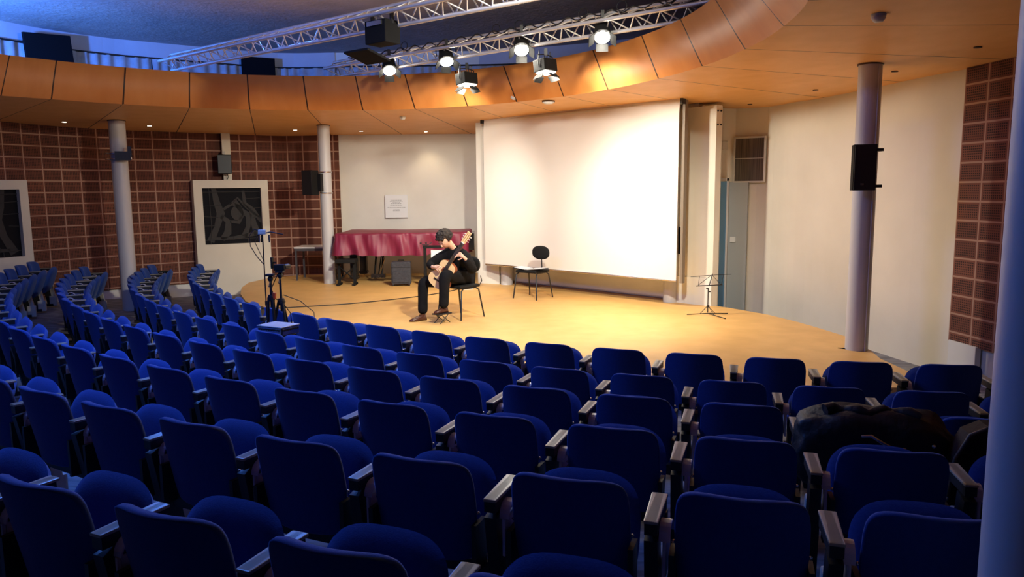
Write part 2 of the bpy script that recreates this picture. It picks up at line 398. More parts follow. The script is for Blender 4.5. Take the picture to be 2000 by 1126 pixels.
mb.add(vs, fs, 0, True); struct(mb.build('ceiling_soffit', M['soffit'], uvf=lambda i, c: us[i]))
def zsof(x, y): 
    d = math.hypot(x-HX, y-HY); a = math.degrees(math.atan2(y-HY, x-HX)); return 3.15-.05*(d-(rb(a) or 5.2))
# ------------------------------------------------------------ columns
def column(x, y, r, z0, label):
    z1 = zsof(x, y)
    mb = MB().lathe([(r, z0), (r, z1+.02)], (x, y, 0), 32)
    root = thing('column', label, 'column', (0, 0, 0), 0)
    mb.build('shaft', M['column'], root)
    MB().lathe([(r+.012, z1-.012), (r+.012, z1+.02)], (x, y, 0), 32).build('collar', M['darkedge'], root)
    return root
column(-3.60, 14.70, .115, 0, 'round grey column on the left of the stage in front of the covered piano')
column(-6.86, 13.32, .135, zfloor(12.3), 'round grey column at the left wall among the aisle seats')
column(3.82, 8.16, .118, 0, 'tall round grey column at the right front edge of the stage')
column(-.10, 14.22, .115, 0, 'round column mostly hidden behind the left end of the projection screen')
column(2.52, 11.80, .115, 0, 'round column mostly hidden behind the right end of the projection screen')
column(1.285, 1.72, .13, zfloor(15.2), 'large dark blurred round column at the right edge, nearest to the viewer')
MB().tube([(3.86, 8.045, .0), (3.86, 8.045, 3.05)], .008, 6).build('cable_run', M['column'], None)
tag(bpy.data.objects['cable_run'], 'thin cable conduit running up the right stage column', 'conduit')
# ------------------------------------------------------------ projection screen
root = thing('projection_screen', 'large white projection screen hanging at the back of the stage', 'screen', A0)
def sp(a, z, n=0): return SD*a+SN*n+V((0, 0, z))
Wd = (B0-A0).length
mb = MB(); nn = 24; vs = []
for i in range(nn+1):
    for j in range(13):
        vs.append(sp(Wd*i/nn, .41+(3.12-.41)*j/12+.012*sin(i*.5)*(j == 0), .0+(.02*sin(pi*i/nn))+(.03 if j == 12 else 0)))
fs = [(i*13+j, (i+1)*13+j, (i+1)*13+j+1, i*13+j+1) for i in range(nn) for j in range(12)]
k = len(vs); back = [p+SN*.006 for p in vs]
mb.add(vs+back, fs+[tuple(q+k for q in f[::-1]) for f in fs], 0, True); mb.build('screen_cloth', M['screen'], root, fix=False)
MB().tube([sp(0, .405, .01), sp(Wd, .405, .01)], .014).build('bottom_bar', M['silver'], root)
MB().tube([sp(-.03, 3.05, .07), sp(Wd+.06, 3.05, .07)], .04, 12).build('roller', M['cream'], root)
for a in (-.03, Wd+.05): MB().box(sp(a, 3.06, .02), (.04, .10, .10), Matrix.Rotation(math.atan2(SD.y, SD.x), 3, 'Z')).build('bracket', M['black'], root)
MB().box(sp(Wd+.045, 1.72, .10), (.04, .08, 2.7), Matrix.Rotation(math.atan2(SD.y, SD.x), 3, 'Z')).build('guide_rail', M['railbrown'], root)
# dark slot on the pier
o = MB().box((2.66, 11.70, .98), (.10, .03, .42), Matrix.Rotation(-.8, 3, 'Z')).build('wall_speaker', M['navyp']); tag(o, 'narrow dark vertical box on the cream pier right of the screen', 'wall box')
# ------------------------------------------------------------ door, louvre, switch in the passage
root = thing('door_1', None, None, (3.27, 12.0, -.35)); root['kind'] = 'structure'
MB().box((.0, 0, 1.12), (.30, .05, 2.24)).build('door_leaf', M['bluedoor'], root)
MB().box((.165, 0, 1.14), (.03, .07, 2.30)).box((0, 0, 2.27), (.36, .07, .05)).build('door_frame', M['column'], root)
ang = math.atan2(11.71-12.06, 3.95-3.5)
root = thing('window_1', None, None, (3.73, 11.84, 2.22), ang); root['kind'] = 'structure'
MB().box((0, 0, 0), (.46, .03, .66)).build('louvre', M['grille'], root)
MB().box((0, -.01, .34), (.50, .04, .025)).box((0, -.01, -.34), (.50, .04, .025)).box((-.24, -.01, 0), (.025, .04, .68)).box((.24, -.01, 0), (.025, .04, .68)).box((0, -.012, .02), (.46, .03, .01)).build('window_frame', M['cream'], root)
root = thing('wall_shade_panel', None, None, (3.60, 11.93, .75), ang); root['kind'] = 'structure'
MB().box((0, 0, 0), (.30, .04, 2.25)).build('door_leaf', mat('wall_shade_grey', (.40, .44, .46), .6), root)  # no real door: slab coloured as the bluish shade on this wall
o = MB().box((0, 0, 0), (.09, .02, .09), bev=.004).build('light_switch', M['paper'], loc=(3.53, 11.94, .97), rot=(0, 0, ang)); tag(o, 'white square light switch on the passage wall beside the blue door', 'switch')
o = MB().box((0, 0, 0), (.09, .05, .13), bev=.01).build('wall_sensor', M['cream'], loc=(3.36, 11.95, 2.45)); tag(o, 'small cream box high on the passage wall beside the louvre', 'sensor')
# ------------------------------------------------------------ stained window bays on left wall
def bay(name, a, b, ztop, zbot, wtop, wbot, margin, num, style):
    a = V((*a, 0)); b = V((*b, 0)); t = (b-a).normalized(); n = V((t.y, -t.x, 0))   # into the hall
    L = (b-a).length; Rz = math.atan2(t.y, t.x)
    root = thing(name, None, None, a, Rz); root['kind'] = 'structure'
    D = .24
    mb = MB()
    def bx(x0, x1, z0, z1, y0=-D, y1=.08): mb.box(((x0+x1)/2, (y0+y1)/2, (z0+z1)/2), (x1-x0, y1-y0, z1-z0))
    m0, m1 = margin
    bx(0, m0, wbot, ztop); bx(L-m1, L, wbot, ztop); bx(m0, L-m1, wtop, ztop); bx(m0, L-m1, zbot, wbot); bx(0, m0, zbot, wbot); bx(L-m1, L, zbot, wbot)
    mb.build('window_frame', M['wall'], root)
    x0, x1, z0, z1 = m0, L-m1, wbot, wtop
    pn = MB().box(((x0+x1)/2, -.14, (z0+z1)/2), (x1-x0, .02, z1-z0)).build('pane', M['glassdark'], root)
    W, Hh = x1-x0, z1-z0
    def q(u, v_): return V((x0+W*u, -.158, z0+Hh*v_))
    ld = MB()
    segs = [[(0, .93), (1, .93)], [(.02, .07), (1, .09)], [(.12, 1), (.13, .3), (.1, 0)], [(0, .68), (.3, .69)], [(0, .5), (.25, .48)], [(0, .33), (.2, .33)], [(.7, .8), (1, .82)], [(.78, .63), (1, .64)], [(.85, .46), (1, .45)], [(.5, .07), (.5, .14)], [(.75, .0), (.75, .09)]]
    for sg in segs: ld.tube([q(*p) for p in sg], .008, 6)
    bands = [([(.2, 1), (.24, .75), (.3, .55), (.22, .3), (.1, .05)], .055), ([(.3, .5), (.42, .4), (.4, .2), (.3, .08)], .05), ([(.35, .62), (.5, .72), (.62, .66), (.68, .52), (.6, .38), (.45, .4)], .03), ([(.7, .95), (.72, .72), (.85, .6), (1, .38)], .035), ([(.55, .78), (.65, .6), (.78, .5), (.76, .3), (.68, .12)], .045), ([(.82, .6), (.86, .35), (.92, .15)], .05), ([(.15, .1), (.5, .1), (.9, .17)], .03), ([(.45, .7), (.6, .82), (.75, .65), (.98, .45)], .018)]
    fan = MB()
    if style:
        bands = [([(1-a_, b_) for a_, b_ in p], w_) for p, w_ in bands]
    def flatband(mbx, path, wd):
        P = [q(*p) for p in path]; L_ = []; R_ = []
        for i, p in enumerate(P):
            tt = (P[min(i+1, len(P)-1)]-P[max(i-1, 0)]).normalized(); nrm = V((-tt.z, 0, tt.x))*wd*W*(.7+.6*((i*37) % 5)/4)
            L_.append(p+nrm); R_.append(p-nrm)
        for i in range(len(P)-1):
            ps = [L_[i], L_[i+1], R_[i+1], R_[i]]
            mbx.add(ps+[p_+V((0, .012, 0)) for p_ in ps], [(0, 1, 2, 3), (7, 6, 5, 4), (0, 4, 5, 1), (1, 5, 6, 2), (2, 6, 7, 3), (3, 7, 4, 0)])
    for p, w_ in bands: flatband(fan, p, w_)
    pts = [(.58+.11*cos(a_*pi/10), .55+.13*sin(a_*pi/10)) for a_ in range(20)]
    fan.prism([(a_*W, b_*Hh) for a_, b_ in pts], .012, (V((x0, -.158, z0)), V((1, 0, 0)), V((0, 0, 1)), V((0, 1, 0))))
    fan.build('figure_panel', M['lead'], pn); ld.build('lead_came', M['lead'], pn)
bay('window_2', (-6.44, 15.22), (-5.20, 15.98), 2.045, -.42, 1.885, .75, (.165, .145), 2, 0)
bay('window_3', (-9.15, 11.75), (-8.48, 13.04), 2.04, -.2, 1.885, .75, (.1, .14), 3, 1)
# cream pilaster above the window with a loudspeaker
slab('trim_8', (-5.90, 15.52), (-5.76, 15.605), 2.0, 3.0, -.08, M['wall'])
# ------------------------------------------------------------ loudspeakers
def speaker(name, label, c, rz, dims, extra, tilt=0):
    root = thing(name, label, 'loudspeaker', c, rz)
    w_, d_, h_ = dims
    MB().prism([(-w_/2, -d_/2), (w_/2, -d_/2), (w_/2*.7, d_/2), (-w_/2*.7, d_/2)], h_, (V((0, 0, -h_/2)), V((1, 0, 0)), V((0, 1, 0)), V((0, 0, 1)))).build('cabinet', M['blackp'], root)
    MB().box((0, -d_/2-.006, 0), (w_*.94, .014, h_*.96), bev=.004).build('grille', M['black'], root)
    if extra:
        MB().box((w_*.02-.03, -d_/2-.016, -h_*.36), (.035, .006, .022)).build('badge', M['silver'], root)
    return root
def strap(root, c, r, z, mname='silver'):
    MB().lathe([(r+.004, z-.012), (r+.008, z-.012), (r+.008, z+.012), (r+.004, z+.012)], (c[0], c[1], 0), 28).build('pole_strap', M[mname], root)
r_ = speaker('loudspeaker', 'black loudspeaker strapped to the column left of the piano', (-3.83, 14.50, 1.965), Rd(-28), (.26, .22, .47), False)
for z in (.20, -.20): o = MB().lathe([(.119, z-.012), (.126, z-.012), (.126, z+.012), (.119, z+.012)], (0, 0, 0), 28).build('pole_strap', M['silver'], r_); o.location = Matrix.Rotation(Rd(28), 3, 'Z') @ V((.23, .20, 0))
MB().box((.12, .10, 0), (.12, .07, .34)).build('bracket', M['black'], r_)
r_ = speaker('loudspeaker', 'black loudspeaker on the right stage column, seen from the front', (3.66, 7.90, 1.985), Rd(-8), (.225, .2, .47), True)
for z in (.19, -.19): MB().box((.17, .16, z), (.16, .05, .03)).box((.25, .24, z), (.03, .14, .03)).build('clamp', M['black'], r_)
MB().box((.15, .08, 0), (.02, .03, .44)).build('bracket', M['column'], r_)
r_ = speaker('loudspeaker', 'black loudspeaker above the dark figured window on the left wall', (-5.80, 15.36, 2.36), Rd(25), (.27, .22, .38), False)
MB().box((0, .14, 0), (.08, .10, .10)).build('bracket', M['black'], r_)
MB().tube([(.05, -.02, -.19), (.06, 0, -.25), (.05, .02, -.30)], .008, 6).build('cable_tail', M['black'], r_)
MB().box((0, .02, .23), (.05, .05, .06)).build('mount_cap', M['cream'], r_)
# projector-like black box clamped on the left column
r_ = thing('column_bracket', 'black metal bracket strapped around the left wall column', 'bracket', (-6.78, 13.16, 2.44), Rd(25))
MB().box((.06, -.06, 0), (.24, .14, .15)).box((.17, -.06, .06), (.06, .10, .2)).build('plate', M['black'], r_)
for z in (.05, -.05): MB().lathe([(.14, z-.012), (.147, z-.012), (.147, z+.012), (.14, z+.012)], (-.08, .16, 0), 28).build('pole_strap', M['silver'], r_)
MB().blob((.19, -.12, -.04), (.015, .015, .03), sub=2).build('knob', M['silver'], r_)
# ------------------------------------------------------------ clerestory: curtains, boards
P = dens(WL, 6); mb = MB(); vs = []; acc = 0; PP = []
L = [0]
for a, b in zip(P[:-1], P[1:]): L.append(L[-1]+(b-a).length)
def along(s_):
    for i in range(len(P)-1):
        if s_ <= L[i+1]:
            t = (s_-L[i])/(L[i+1]-L[i]); d = (P[i+1]-P[i]).normalized(); return P[i].lerp(P[i+1], t), V((d.y, -d.x, 0))
    d = (P[-1]-P[-2]).normalized(); return P[-1], V((d.y, -d.x, 0))
tot = L[-1]; ns = 700
for i in range(ns+1):
    s_ = tot*i/ns; p, nv = along(s_); o_ = .09+.022*sin(s_*30+6*noise.noise(V((s_*1.3, 0, 0))))
    for z in (3.3, 4.36): q = p+nv*o_; vs.append((q.x, q.y, z))
mb.add(vs, [(2*i, 2*i+2, 2*i+3, 2*i+1) for i in range(ns)], 0, True)
root = thing('curtain', 'pleated pale curtain along the high wall above the left side of the wooden ring', 'curtain', (0, 0, 0))
mb.build('cloth', M['curtain'], root)
MB().tube([along(tot*i/40)[0]+along(tot*i/40)[1]*.09+V((0, 0, 4.37)) for i in range(41)], .018, 6).build('rail', M['black'], root)
root = thing('curtain', 'pleated curtain along the high wall behind the row of stage lights', 'curtain', (0, 0, 0))
vs = []; ns = 300; mb = MB()
for i in range(ns+1):
    x = -3.6+5.4*i/ns; y = 16.1-.07*max(0, x+1)**2
    for z in (3.3, 4.36): vs.append((x, y+.02*sin(x*30+6*noise.noise(V((x*1.3, 0, 0)))), z))
mb.add(vs, [(2*i, 2*i+2, 2*i+3, 2*i+1) for i in range(ns)], 0, True); mb.build('cloth', M['curtain'], root)
MB().tube([(-3.6+5.4*i/30, 16.08-.07*max(0, -3.6+5.4*i/30+1)**2, 4.37) for i in range(31)], .018, 6).build('rail', M['black'], root)
hw = [(-3.67, 16.25), (-.72, 16.22), (2.5, 15.0), (5.2, 12.6), (6.5, 9), (6.6, 5)]
wall('wall_upper', hw, 3.02, CEIL, 'upper')
wall('wall_upper_left', WL, 3.3, CEIL, 'upper', off=.02, thick=.02)
o = MB().box((0, 0, 0), (.78, .06, .62), Matrix.Rotation(0, 3, 'Z')).build('dark_board', M['navyp'], loc=(-8.02, 13.48, 4.24), rot=(0, Rd(-4), math.atan2(14.0-13.33, -7.93+8.36))); tag(o, 'large dark board leaning in front of the blue lit curtain at far left', 'board')
o = MB().box((0, 0, 0), (.66, .06, .8)).build('dark_board', M['navyp'], loc=(-5.18, 15.90, 4.14), rot=(0, 0, Rd(28))); tag(o, 'dark board on the high wall behind the end of the left truss', 'board')
# thin spike thing on fascia
o = MB().tube([(0, 0, 0), (.0, 0, .12), (0, 0, .30)], .03, 8, r2=.006).build('spike', M['black'], loc=(-5.75, 12.05+.35, 3.62)); tag(o, 'small dark pointed object standing on the wooden ring against the curtain', 'pointed object')
# ------------------------------------------------------------ trusses
def truss(name, a, b, label, side=.235):
    a = V(a); b = V(b); ax = (b-a).normalized(); Ln = (b-a).length
    nh = V((ax.y, -ax.x, 0))
    if nh.y > 0: nh = -nh   # towards the hall side
    root = thing(name, label, 'truss', a)
    offs = [V((0, 0, 0)), V((0, 0, side)), nh*side*.866+V((0, 0, side/2))]
    for o_ in offs: MB().tube([o_, o_+ax*Ln], .024, 10).build('chord', M['alu'], root)
    mb = MB(); n_ = int(Ln/.34)
    for (i, j) in ((0, 1), (1, 2), (2, 0)):
        for k in range(n_):
            p = offs[i]+ax*Ln*k/n_; q = offs[j]+ax*Ln*(k+.5)/n_; r2 = offs[i]+ax*Ln*(k+1)/n_
            mb.tube([p, q], .009, 6, cap=False); mb.tube([q, r2], .009, 6, cap=False)
    o = mb.build('lattice_bracing', M['alu'], root)
    return a, ax, Ln
k1 = .81
truss('truss', (-5.30, 12.10, 3.70), (1.9, 6.6, 3.70), 'aluminium lattice truss crossing at upper left, carrying the hanging black box')
tA, tX, tL = truss('truss', (-2.95, 12.95, 3.70), (3.2, 8.0, 3.70), 'aluminium lattice truss carrying the row of lit stage lights')
# cables wound along the second truss
mb = MB(); pts = []
for i in range(160):
    t = i/159; p = tA+tX*tL*(.05+.9*t)+V((0, -.06, .235))
    pts.append(p+V((0, .035*sin(i*.9), .03*cos(i*.9)+.02*noise.noise(V((i*.2, 0, 0))))))
mb.tube(pts, .009, 6)
for t in (.22, .45, .5, .63, .7, .78):
    c = tA+tX*tL*t+V((0, -.12, .27)); mb.tube([c+tX*.07*cos(q*pi/8)+V((0, 0, .06*sin(q*pi/8))) for q in range(17)], .007, 6)
tag(mb.build('power_cable', M['black']), 'black power cable looped along the truss of stage lights', 'cable')
# black box under first truss
r_ = thing('hanging_projector', 'black boxy unit with a flat panel hanging under the left truss', 'projector', (-1.48, 9.05, 3.62), Rd(-37))
MB().box((0, 0, 0), (.34, .24, .26), bev=.01).build('housing', M['matte'], r_)
MB().box((0, -.125, .09), (.24, .02, .05)).build('vent', M['silver'], r_)
MB().box((-.12, -.14, -.27), (.40, .36, .025), Matrix.Rotation(Rd(-14), 3, 'X')).build('panel', M['matte'], r_)
for q in (-.16, .16): MB().box((q, 0, .17), (.03, .04, .16)).build('hook', M['black'], r_)
MB().blob((-.17, -.3, -.235), (.008, .008, .008), sub=2).build('indicator', M['paper'], r_)
# ------------------------------------------------------------ stage lights
def fixture(c, aim, label, box=False, power=100, beam=None, angle=165, nm='stage_light_beam'):
    c = V(c); d = (V(aim)-c).normalized()
    x = V((0, 0, 1)).cross(d)
    x = x.normalized(); y = d.cross(x)
    r_ = thing('stage_light', label, 'stage light', c, 0, None)
    R3 = basis(x, y, d)
    mb = MB()
    if box:
        mb.box(R3 @ V((0, 0, -.09)), (.26, .20, .16), R3, bev=.01)
    else:
        mb.lathe([(.05, -.26), (.09, -.22), (.105, -.10), (.115, 0)], (0, 0, 0), 24, 0, d)
    hs = mb.build('housing', M['blackp'], r_)
    if box: MB().box(R3 @ V((0, 0, .0)), (.22, .16, .01), R3).build('lens', M['lens'], r_)
    else: MB().lathe([(.0, .004), (.092, .004), (.092, .012), (0, .012)], (0, 0, 0), 24, 0, d).build('lens', M['lens'], r_)
    for sx, sy in ((1, 0), (-1, 0), (0, 1), (0, -1)):
        hw_ = .12 if box else .10
        ctr = V((sx*(hw_+.035), sy*(hw_*.8+.035), .06)); rot = Matrix.Rotation(Rd(45)*sx, 3, 'Y') @ Matrix.Rotation(Rd(-45)*sy, 3, 'X')
        MB().box(R3 @ ctr, ((.006 if sx else .15), (.006 if sy else .15), .09), R3 @ rot).build('barn_door', [M['blackp']], hs)
    # yoke and clamp up to the truss
    MB().tube([R3 @ V((.14, 0, -.08)), R3 @ V((.15, 0, -.10))+V((0, 0, .12)), V((0, 0, .24)), R3 @ V((-.15, 0, -.10))+V((0, 0, .12)), R3 @ V((-.14, 0, -.08))], .008, 6).build('yoke', M['black'], r_)
    MB().box((0, 0, .27), (.04, .05, .09)).build('clamp', M['black'], r_)
    if box:
        for q in (-.11, .0, .05, .11): MB().tube([R3 @ V((q, 0, -.17)), R3 @ V((q, 0, -.17))+V((0, 0, .12))], .008, 6).build('hanging_rod', M['black'], r_)
    lamp('SPOT', nm, c+d*.03, beam if beam else c+d, power, WARM, .09, angle, .9)
    return r_
def onT2(x): t = (x-tA.x)/tX.x; return tA+tX*t
for x, lab, aim, pw in ((-1.80, 'bright round stage light at the left end of the lit row on the truss', (-1.2, 9.2, 0), 70),
                    (-.85, 'bright round stage light, second from the left end of the lit row', (-.3, 9.0, 0), 70),
                    (.22, 'bright round stage light in the middle of the right truss, above the screen', (.2, 6.8, 0), 150),
                    (1.20, 'largest bright round stage light, at the right end of the lit row', (.9, 6.2, 0), 150)):
    p = onT2(x)+V((-.06, -.10, -.06)); fixture(p, aim, lab, False, pw, beam=(-.2 if x < 0 else .9, 10.4 if x < 0 else 9.0, 0), angle=130 if x < 0 else 155, nm='beam_round_left' if x < 0 else 'beam_round_right')
fixture((-.62, 11.15, 3.30), (-.35, 10.9, 0), 'black square stage light with open flaps, left one of the two hanging lower', True, 620, beam=(-2.1, 15.6, .6), angle=95, nm='beam_box_left')
fixture((.48, 10.25, 3.33), (.8, 9.95, 0), 'black square stage light with open flaps, right one of the two hanging lower', True, 560, beam=(4.2, 11.0, .4), angle=120, nm='beam_box_right')
# added spot without a fixture, brightens the screen from in front
lamp('SPOT', 'screen_fill', (-.2, 9.7, 3.45), (.75, 12.9, 1.15), 120, WARM, .12, 75, 1)
# ------------------------------------------------------------ downlights and ceiling fittings
for i, (x, y) in enumerate([(-7.7, 13.2), (-6.66, 14.1), (-4.3, 15.25), (-3.05, 15.6), (-1.75, 15.8)]):
    z = zsof(x, y)
    names = ['over the far left aisle', 'between the left column and the figured window', 'left of the column by the piano', 'above the left half of the piano alcove', 'above the right half of the piano alcove']
    r_ = thing('downlight', 'small lit recessed downlight in the wooden soffit '+names[i], 'downlight', (x, y, z-.004), 0, 'recessed downlights in the soffit')
    MB().lathe([(.035, -.004), (.05, -.004), (.05, .004), (.035, .004)], (0, 0, 0), 20).build('rim', M['silver'], r_)
    MB().lathe([(0, -.006), (.034, -.006), (.034, -.002), (0, -.002)], (0, 0, 0), 16).build('lens', M['downlens'], r_)
    lamp('SPOT', 'downlight_beam', (x, y, z-.03), (x, y+.25, z-2), (12, 6, 14, 14, 20)[i], (1, .78, .5), .03, 95, .8)
for i, (x, y) in enumerate([(3.60, 11.5), (3.98, 10.0), (4.25, 8.5), (4.3, 7.1)]):
    r_ = thing('downlight', 'unlit recessed downlight in the soffit, '+['over the passage', 'left of the right column top', 'right of the right column top', 'nearest the right edge above the block wall'][i], 'downlight', (x, y, zsof(x, y)-.004), 0, 'unlit downlights at right')
    MB().lathe([(.0, -.006), (.035, -.006), (.035, .004), (.0, .004)], (0, 0, 0), 20).build('rim', M['darkedge'], r_)
def disc(name, label, cat, x, y, r, h, m2='plate'):
    z = zsof(x, y); r_ = thing(name, label, cat, (x, y, z), 0)
    MB().lathe([(r, 0), (r, -.02), (r*.7, -.02)], (0, 0, 0), 28).build('base', M['darkedge' if name == 'ceiling_lamp' else 'cream'], r_)
    MB().lathe([(r*.93, -.015), (r*.93, -h*.6), (r*.6, -h), (0, -h*1.02)], (0, 0, 0), 28).build('cover', M[m2], r_)
disc('ceiling_lamp', 'round white flush dome in the soffit above the screen', 'ceiling fitting', .59, 11.78, .10, .045, 'paper')
disc('smoke_detector', 'round smoke detector on the soffit at upper right near the column', 'smoke detector', 2.87, 6.04, .055, .06)
disc('smoke_detector', 'small round smoke detector on the soffit above the piano alcove', 'smoke detector', -1.93, 13.72, .055, .05)
o = MB().lathe([(0, 0), (.06, 0), (.06, .03), (.03, .05), (0, .05)], (0, 0, 0), 20, 0, V((-.3, -.95, 0))).build('wall_detector', M['paper'], loc=(.07, 11.98, 3.24)); tag(o, 'small white round detector on the curved wooden fascia left of centre of the screen', 'detector')
# ------------------------------------------------------------ seats
PITCH = .62
def pad_surface(fn, nu, nv):
    """closed pad: fn(u,v,side)->point ; u,v in [-1,1]"""
    mb = MB(); vs = []; idx = {}
    for s_ in (0, 1):
        for i in range(nu+1):
            for j in range(nv+1):
                idx[s_, i, j] = len(vs); vs.append(fn(-1+2*i/nu, -1+2*j/nv, s_))
    fs = []
    for i in range(nu):
        for j in range(nv):
            fs.append((idx[0, i, j], idx[0, i+1, j], idx[0, i+1, j+1], idx[0, i, j+1]))
            fs.append((idx[1, i, j], idx[1, i, j+1], idx[1, i+1, j+1], idx[1, i+1, j]))
    def seam(a, b, c, d): fs.append((a, b, c, d))
    for i in range(nu):
        seam(idx[0, i, 0], idx[1, i, 0], idx[1, i+1, 0], idx[0, i+1, 0]); seam(idx[0, i, nv], idx[0, i+1, nv], idx[1, i+1, nv], idx[1, i, nv])
    for j in range(nv):
        seam(idx[0, 0, j], idx[0, 0, j+1], idx[1, 0, j+1], idx[1, 0, j]); seam(idx[0, nu, j], idx[1, nu, j], idx[1, nu, j+1], idx[0, nu, j+1])
    mb.add(vs, fs, 0, True); return mb
def sq(u, v, p):   # square -> superellipse
    m_ = max(abs(u), abs(v))
    if m_ < 1e-6: return 0, 0
    n_ = (abs(u)**p+abs(v)**p)**(1/p); return u*m_/n_, v*m_/n_
BW_, BZ0, BZ1 = .228, .36, .80
def backfn(u, v, s_):
    u = math.copysign(1-(1-abs(u))**1.9, u); v = math.copysign(1-(1-abs(v))**1.9, v)
    a, b = sq(u, v, 5.5 if v > 0 else 9)
    x = a*BW_*(1-.06*max(0, -b)); z = (BZ0+BZ1)/2+b*(BZ1-BZ0)/2
    edge = max(abs(u), abs(v)); th = .045*math.sqrt(max(0, 1-edge**6))+.010
    y = 1.25*x*x+(BZ1-z)*.20
    # plump rolled rim at the top front
    if s_: y += th+.018*max(0, b)**4
    return (x, y, z)
def cushfn(u, v, s_):
    a, b = sq(u, v, 3.2)
    x = a*.232; z = .485+b*.222
    edge = max(abs(u), abs(v)); th = .055*math.sqrt(max(0, 1-edge**4))
    y = .30+.37*(z-.485)+(th if s_ else -th*.7)
    return (x, y, z)
def make_seat():
    r_ = thing('auditorium_seat', 'x', 'seat', (0, 0, 0), 0, None)
    bk = pad_surface(backfn, 14, 12).build('backrest', M['blue'], r_)
    pad_surface(cushfn, 14, 12).build('seat_cushion', M['blue'], r_)
    mb = MB()   # hinge beam under the seat
    mb.box((0, .17, .33), (.52, .05, .06)).box((-.235, .12, .44), (.02, .10, .20)).box((.235, .12, .44), (.02, .10, .20))
    mb.build('support_frame', M['frame'], r_)
    for s_ in (-1, 1): MB().blob((s_*.232, .125, .57), (.010, .010, .008), sub=1).build('bolt', M['silver'], bk)
    return r_
def make_side(x, parent):
    mb = MB(); R = Matrix.Rotation(Rd(10), 3, 'X')
    mb.box((x, .16, .30), (.045, .09, .60), R).box((x, .12, .02), (.07, .26, .04)).box((x, .19, .630), (.044, .25, .042))
    a_ = mb.build('leg', M['frame'], parent)
    mb = MB().box((x, .235, .30), (.05, .06, .40), R, bev=.012).box((x, .25, .09), (.055, .12, .18), None, bev=.015)
    b_ = mb.build('leg_cover', M['cream'], a_)
    mb = MB().box((x, .195, .658), (.050, .27, .012), None, bev=.004); c_ = mb.build('armrest', M['arm'], parent)
    pts = [(x+.045, .16+.06*-cos(q*pi/10), .575+.06*sin(q*pi/10)) for q in range(11)]
    mb = MB()
    for p0, p1 in zip(pts[:-1], pts[1:]):
        p0, p1 = V(p0), V(p1); w2 = V((.018, 0, 0)); 
        t_ = (p1-p0).normalized(); nrm = t_.cross(V((1, 0, 0)))*.006
        mb.add([p0-w2, p0+w2, p1+w2, p1-w2, p0-w2+nrm, p0+w2+nrm, p1+w2+nrm, p1-w2+nrm], [(0, 1, 2, 3), (7, 6, 5, 4), (0, 4, 5, 1), (1, 5, 6, 2), (2, 6, 7, 3), (3, 7, 4, 0)])
    mb.box((x+.045, .22, .50), (.008, .012, .15)).box((x+.045, .10, .50), (.008, .012, .15)).box((x+.045, .16, .50), (.006, .10, .14))
    d_ = mb.build('tablet_hinge', M['lilac'], parent)
proto = make_seat(); make_side(PITCH/2, proto)
protoL = None
def ordn(n):
    w_ = ['rightmost', 'second', 'third', 'fourth', 'fifth', 'sixth', 'seventh', 'eighth', 'ninth', 'tenth', 'eleventh', 'twelfth', 'thirteenth', 'fourteenth', 'fifteenth', 'sixteenth', 'seventeenth', 'eighteenth', 'nineteenth', 'twentieth', 'twenty-first', 'twenty-second', 'twenty-third', 'twenty-fourth', 'twenty-fifth', 'twenty-sixth', 'twenty-seventh', 'twenty-eighth', 'twenty-ninth', 'thirtieth']
    return w_[n]
rowdef = [ # R, floor, t0, dT, i_min, i_max
    (11.158, -.308, -53.89, 3.183, -7, 14), (11.991, -.30, -52.83, 2.962, -8, 15), (12.86, -.211, -50.14, 2.762, -8, 14),
    (13.717, -.13, -40.24, 2.589, -13, 11), (14.598, -.045, -31.61, 2.433, -3, 8), (15.49, .04, -23.35, 2.29, -2, 3)]
rowname = ['front row next to the stage', 'second row from the stage', 'third row from the stage', 'fourth row from the stage', 'fifth row from the stage', 'sixth row, nearest the viewer']
first = True; SEATS = {}
for k, (R, zf, t0, dT, i0, i1) in enumerate(rowdef):
    for i in range(i0, i1+1):
        T = Rd(t0+i*dT); loc = (CX+R*sin(T), CY-R*cos(T), zf)
        if first: s_ = proto; first = False
        else: s_ = copy_tree(proto)
        s_.location = loc; s_.rotation_euler = (0, 0, T); s_['group'] = 'blue tip-up seats, row %d' % (k+1)
        nR = i1-i
        s_['label'] = ('blue tip-up seat, %s in the %s' % ('rightmost' if nR == 0 else ordn(nR)+' from the right', rowname[k]))
        SEATS[k, i] = s_
        if i == i0:
            make_side(-PITCH/2, s_)
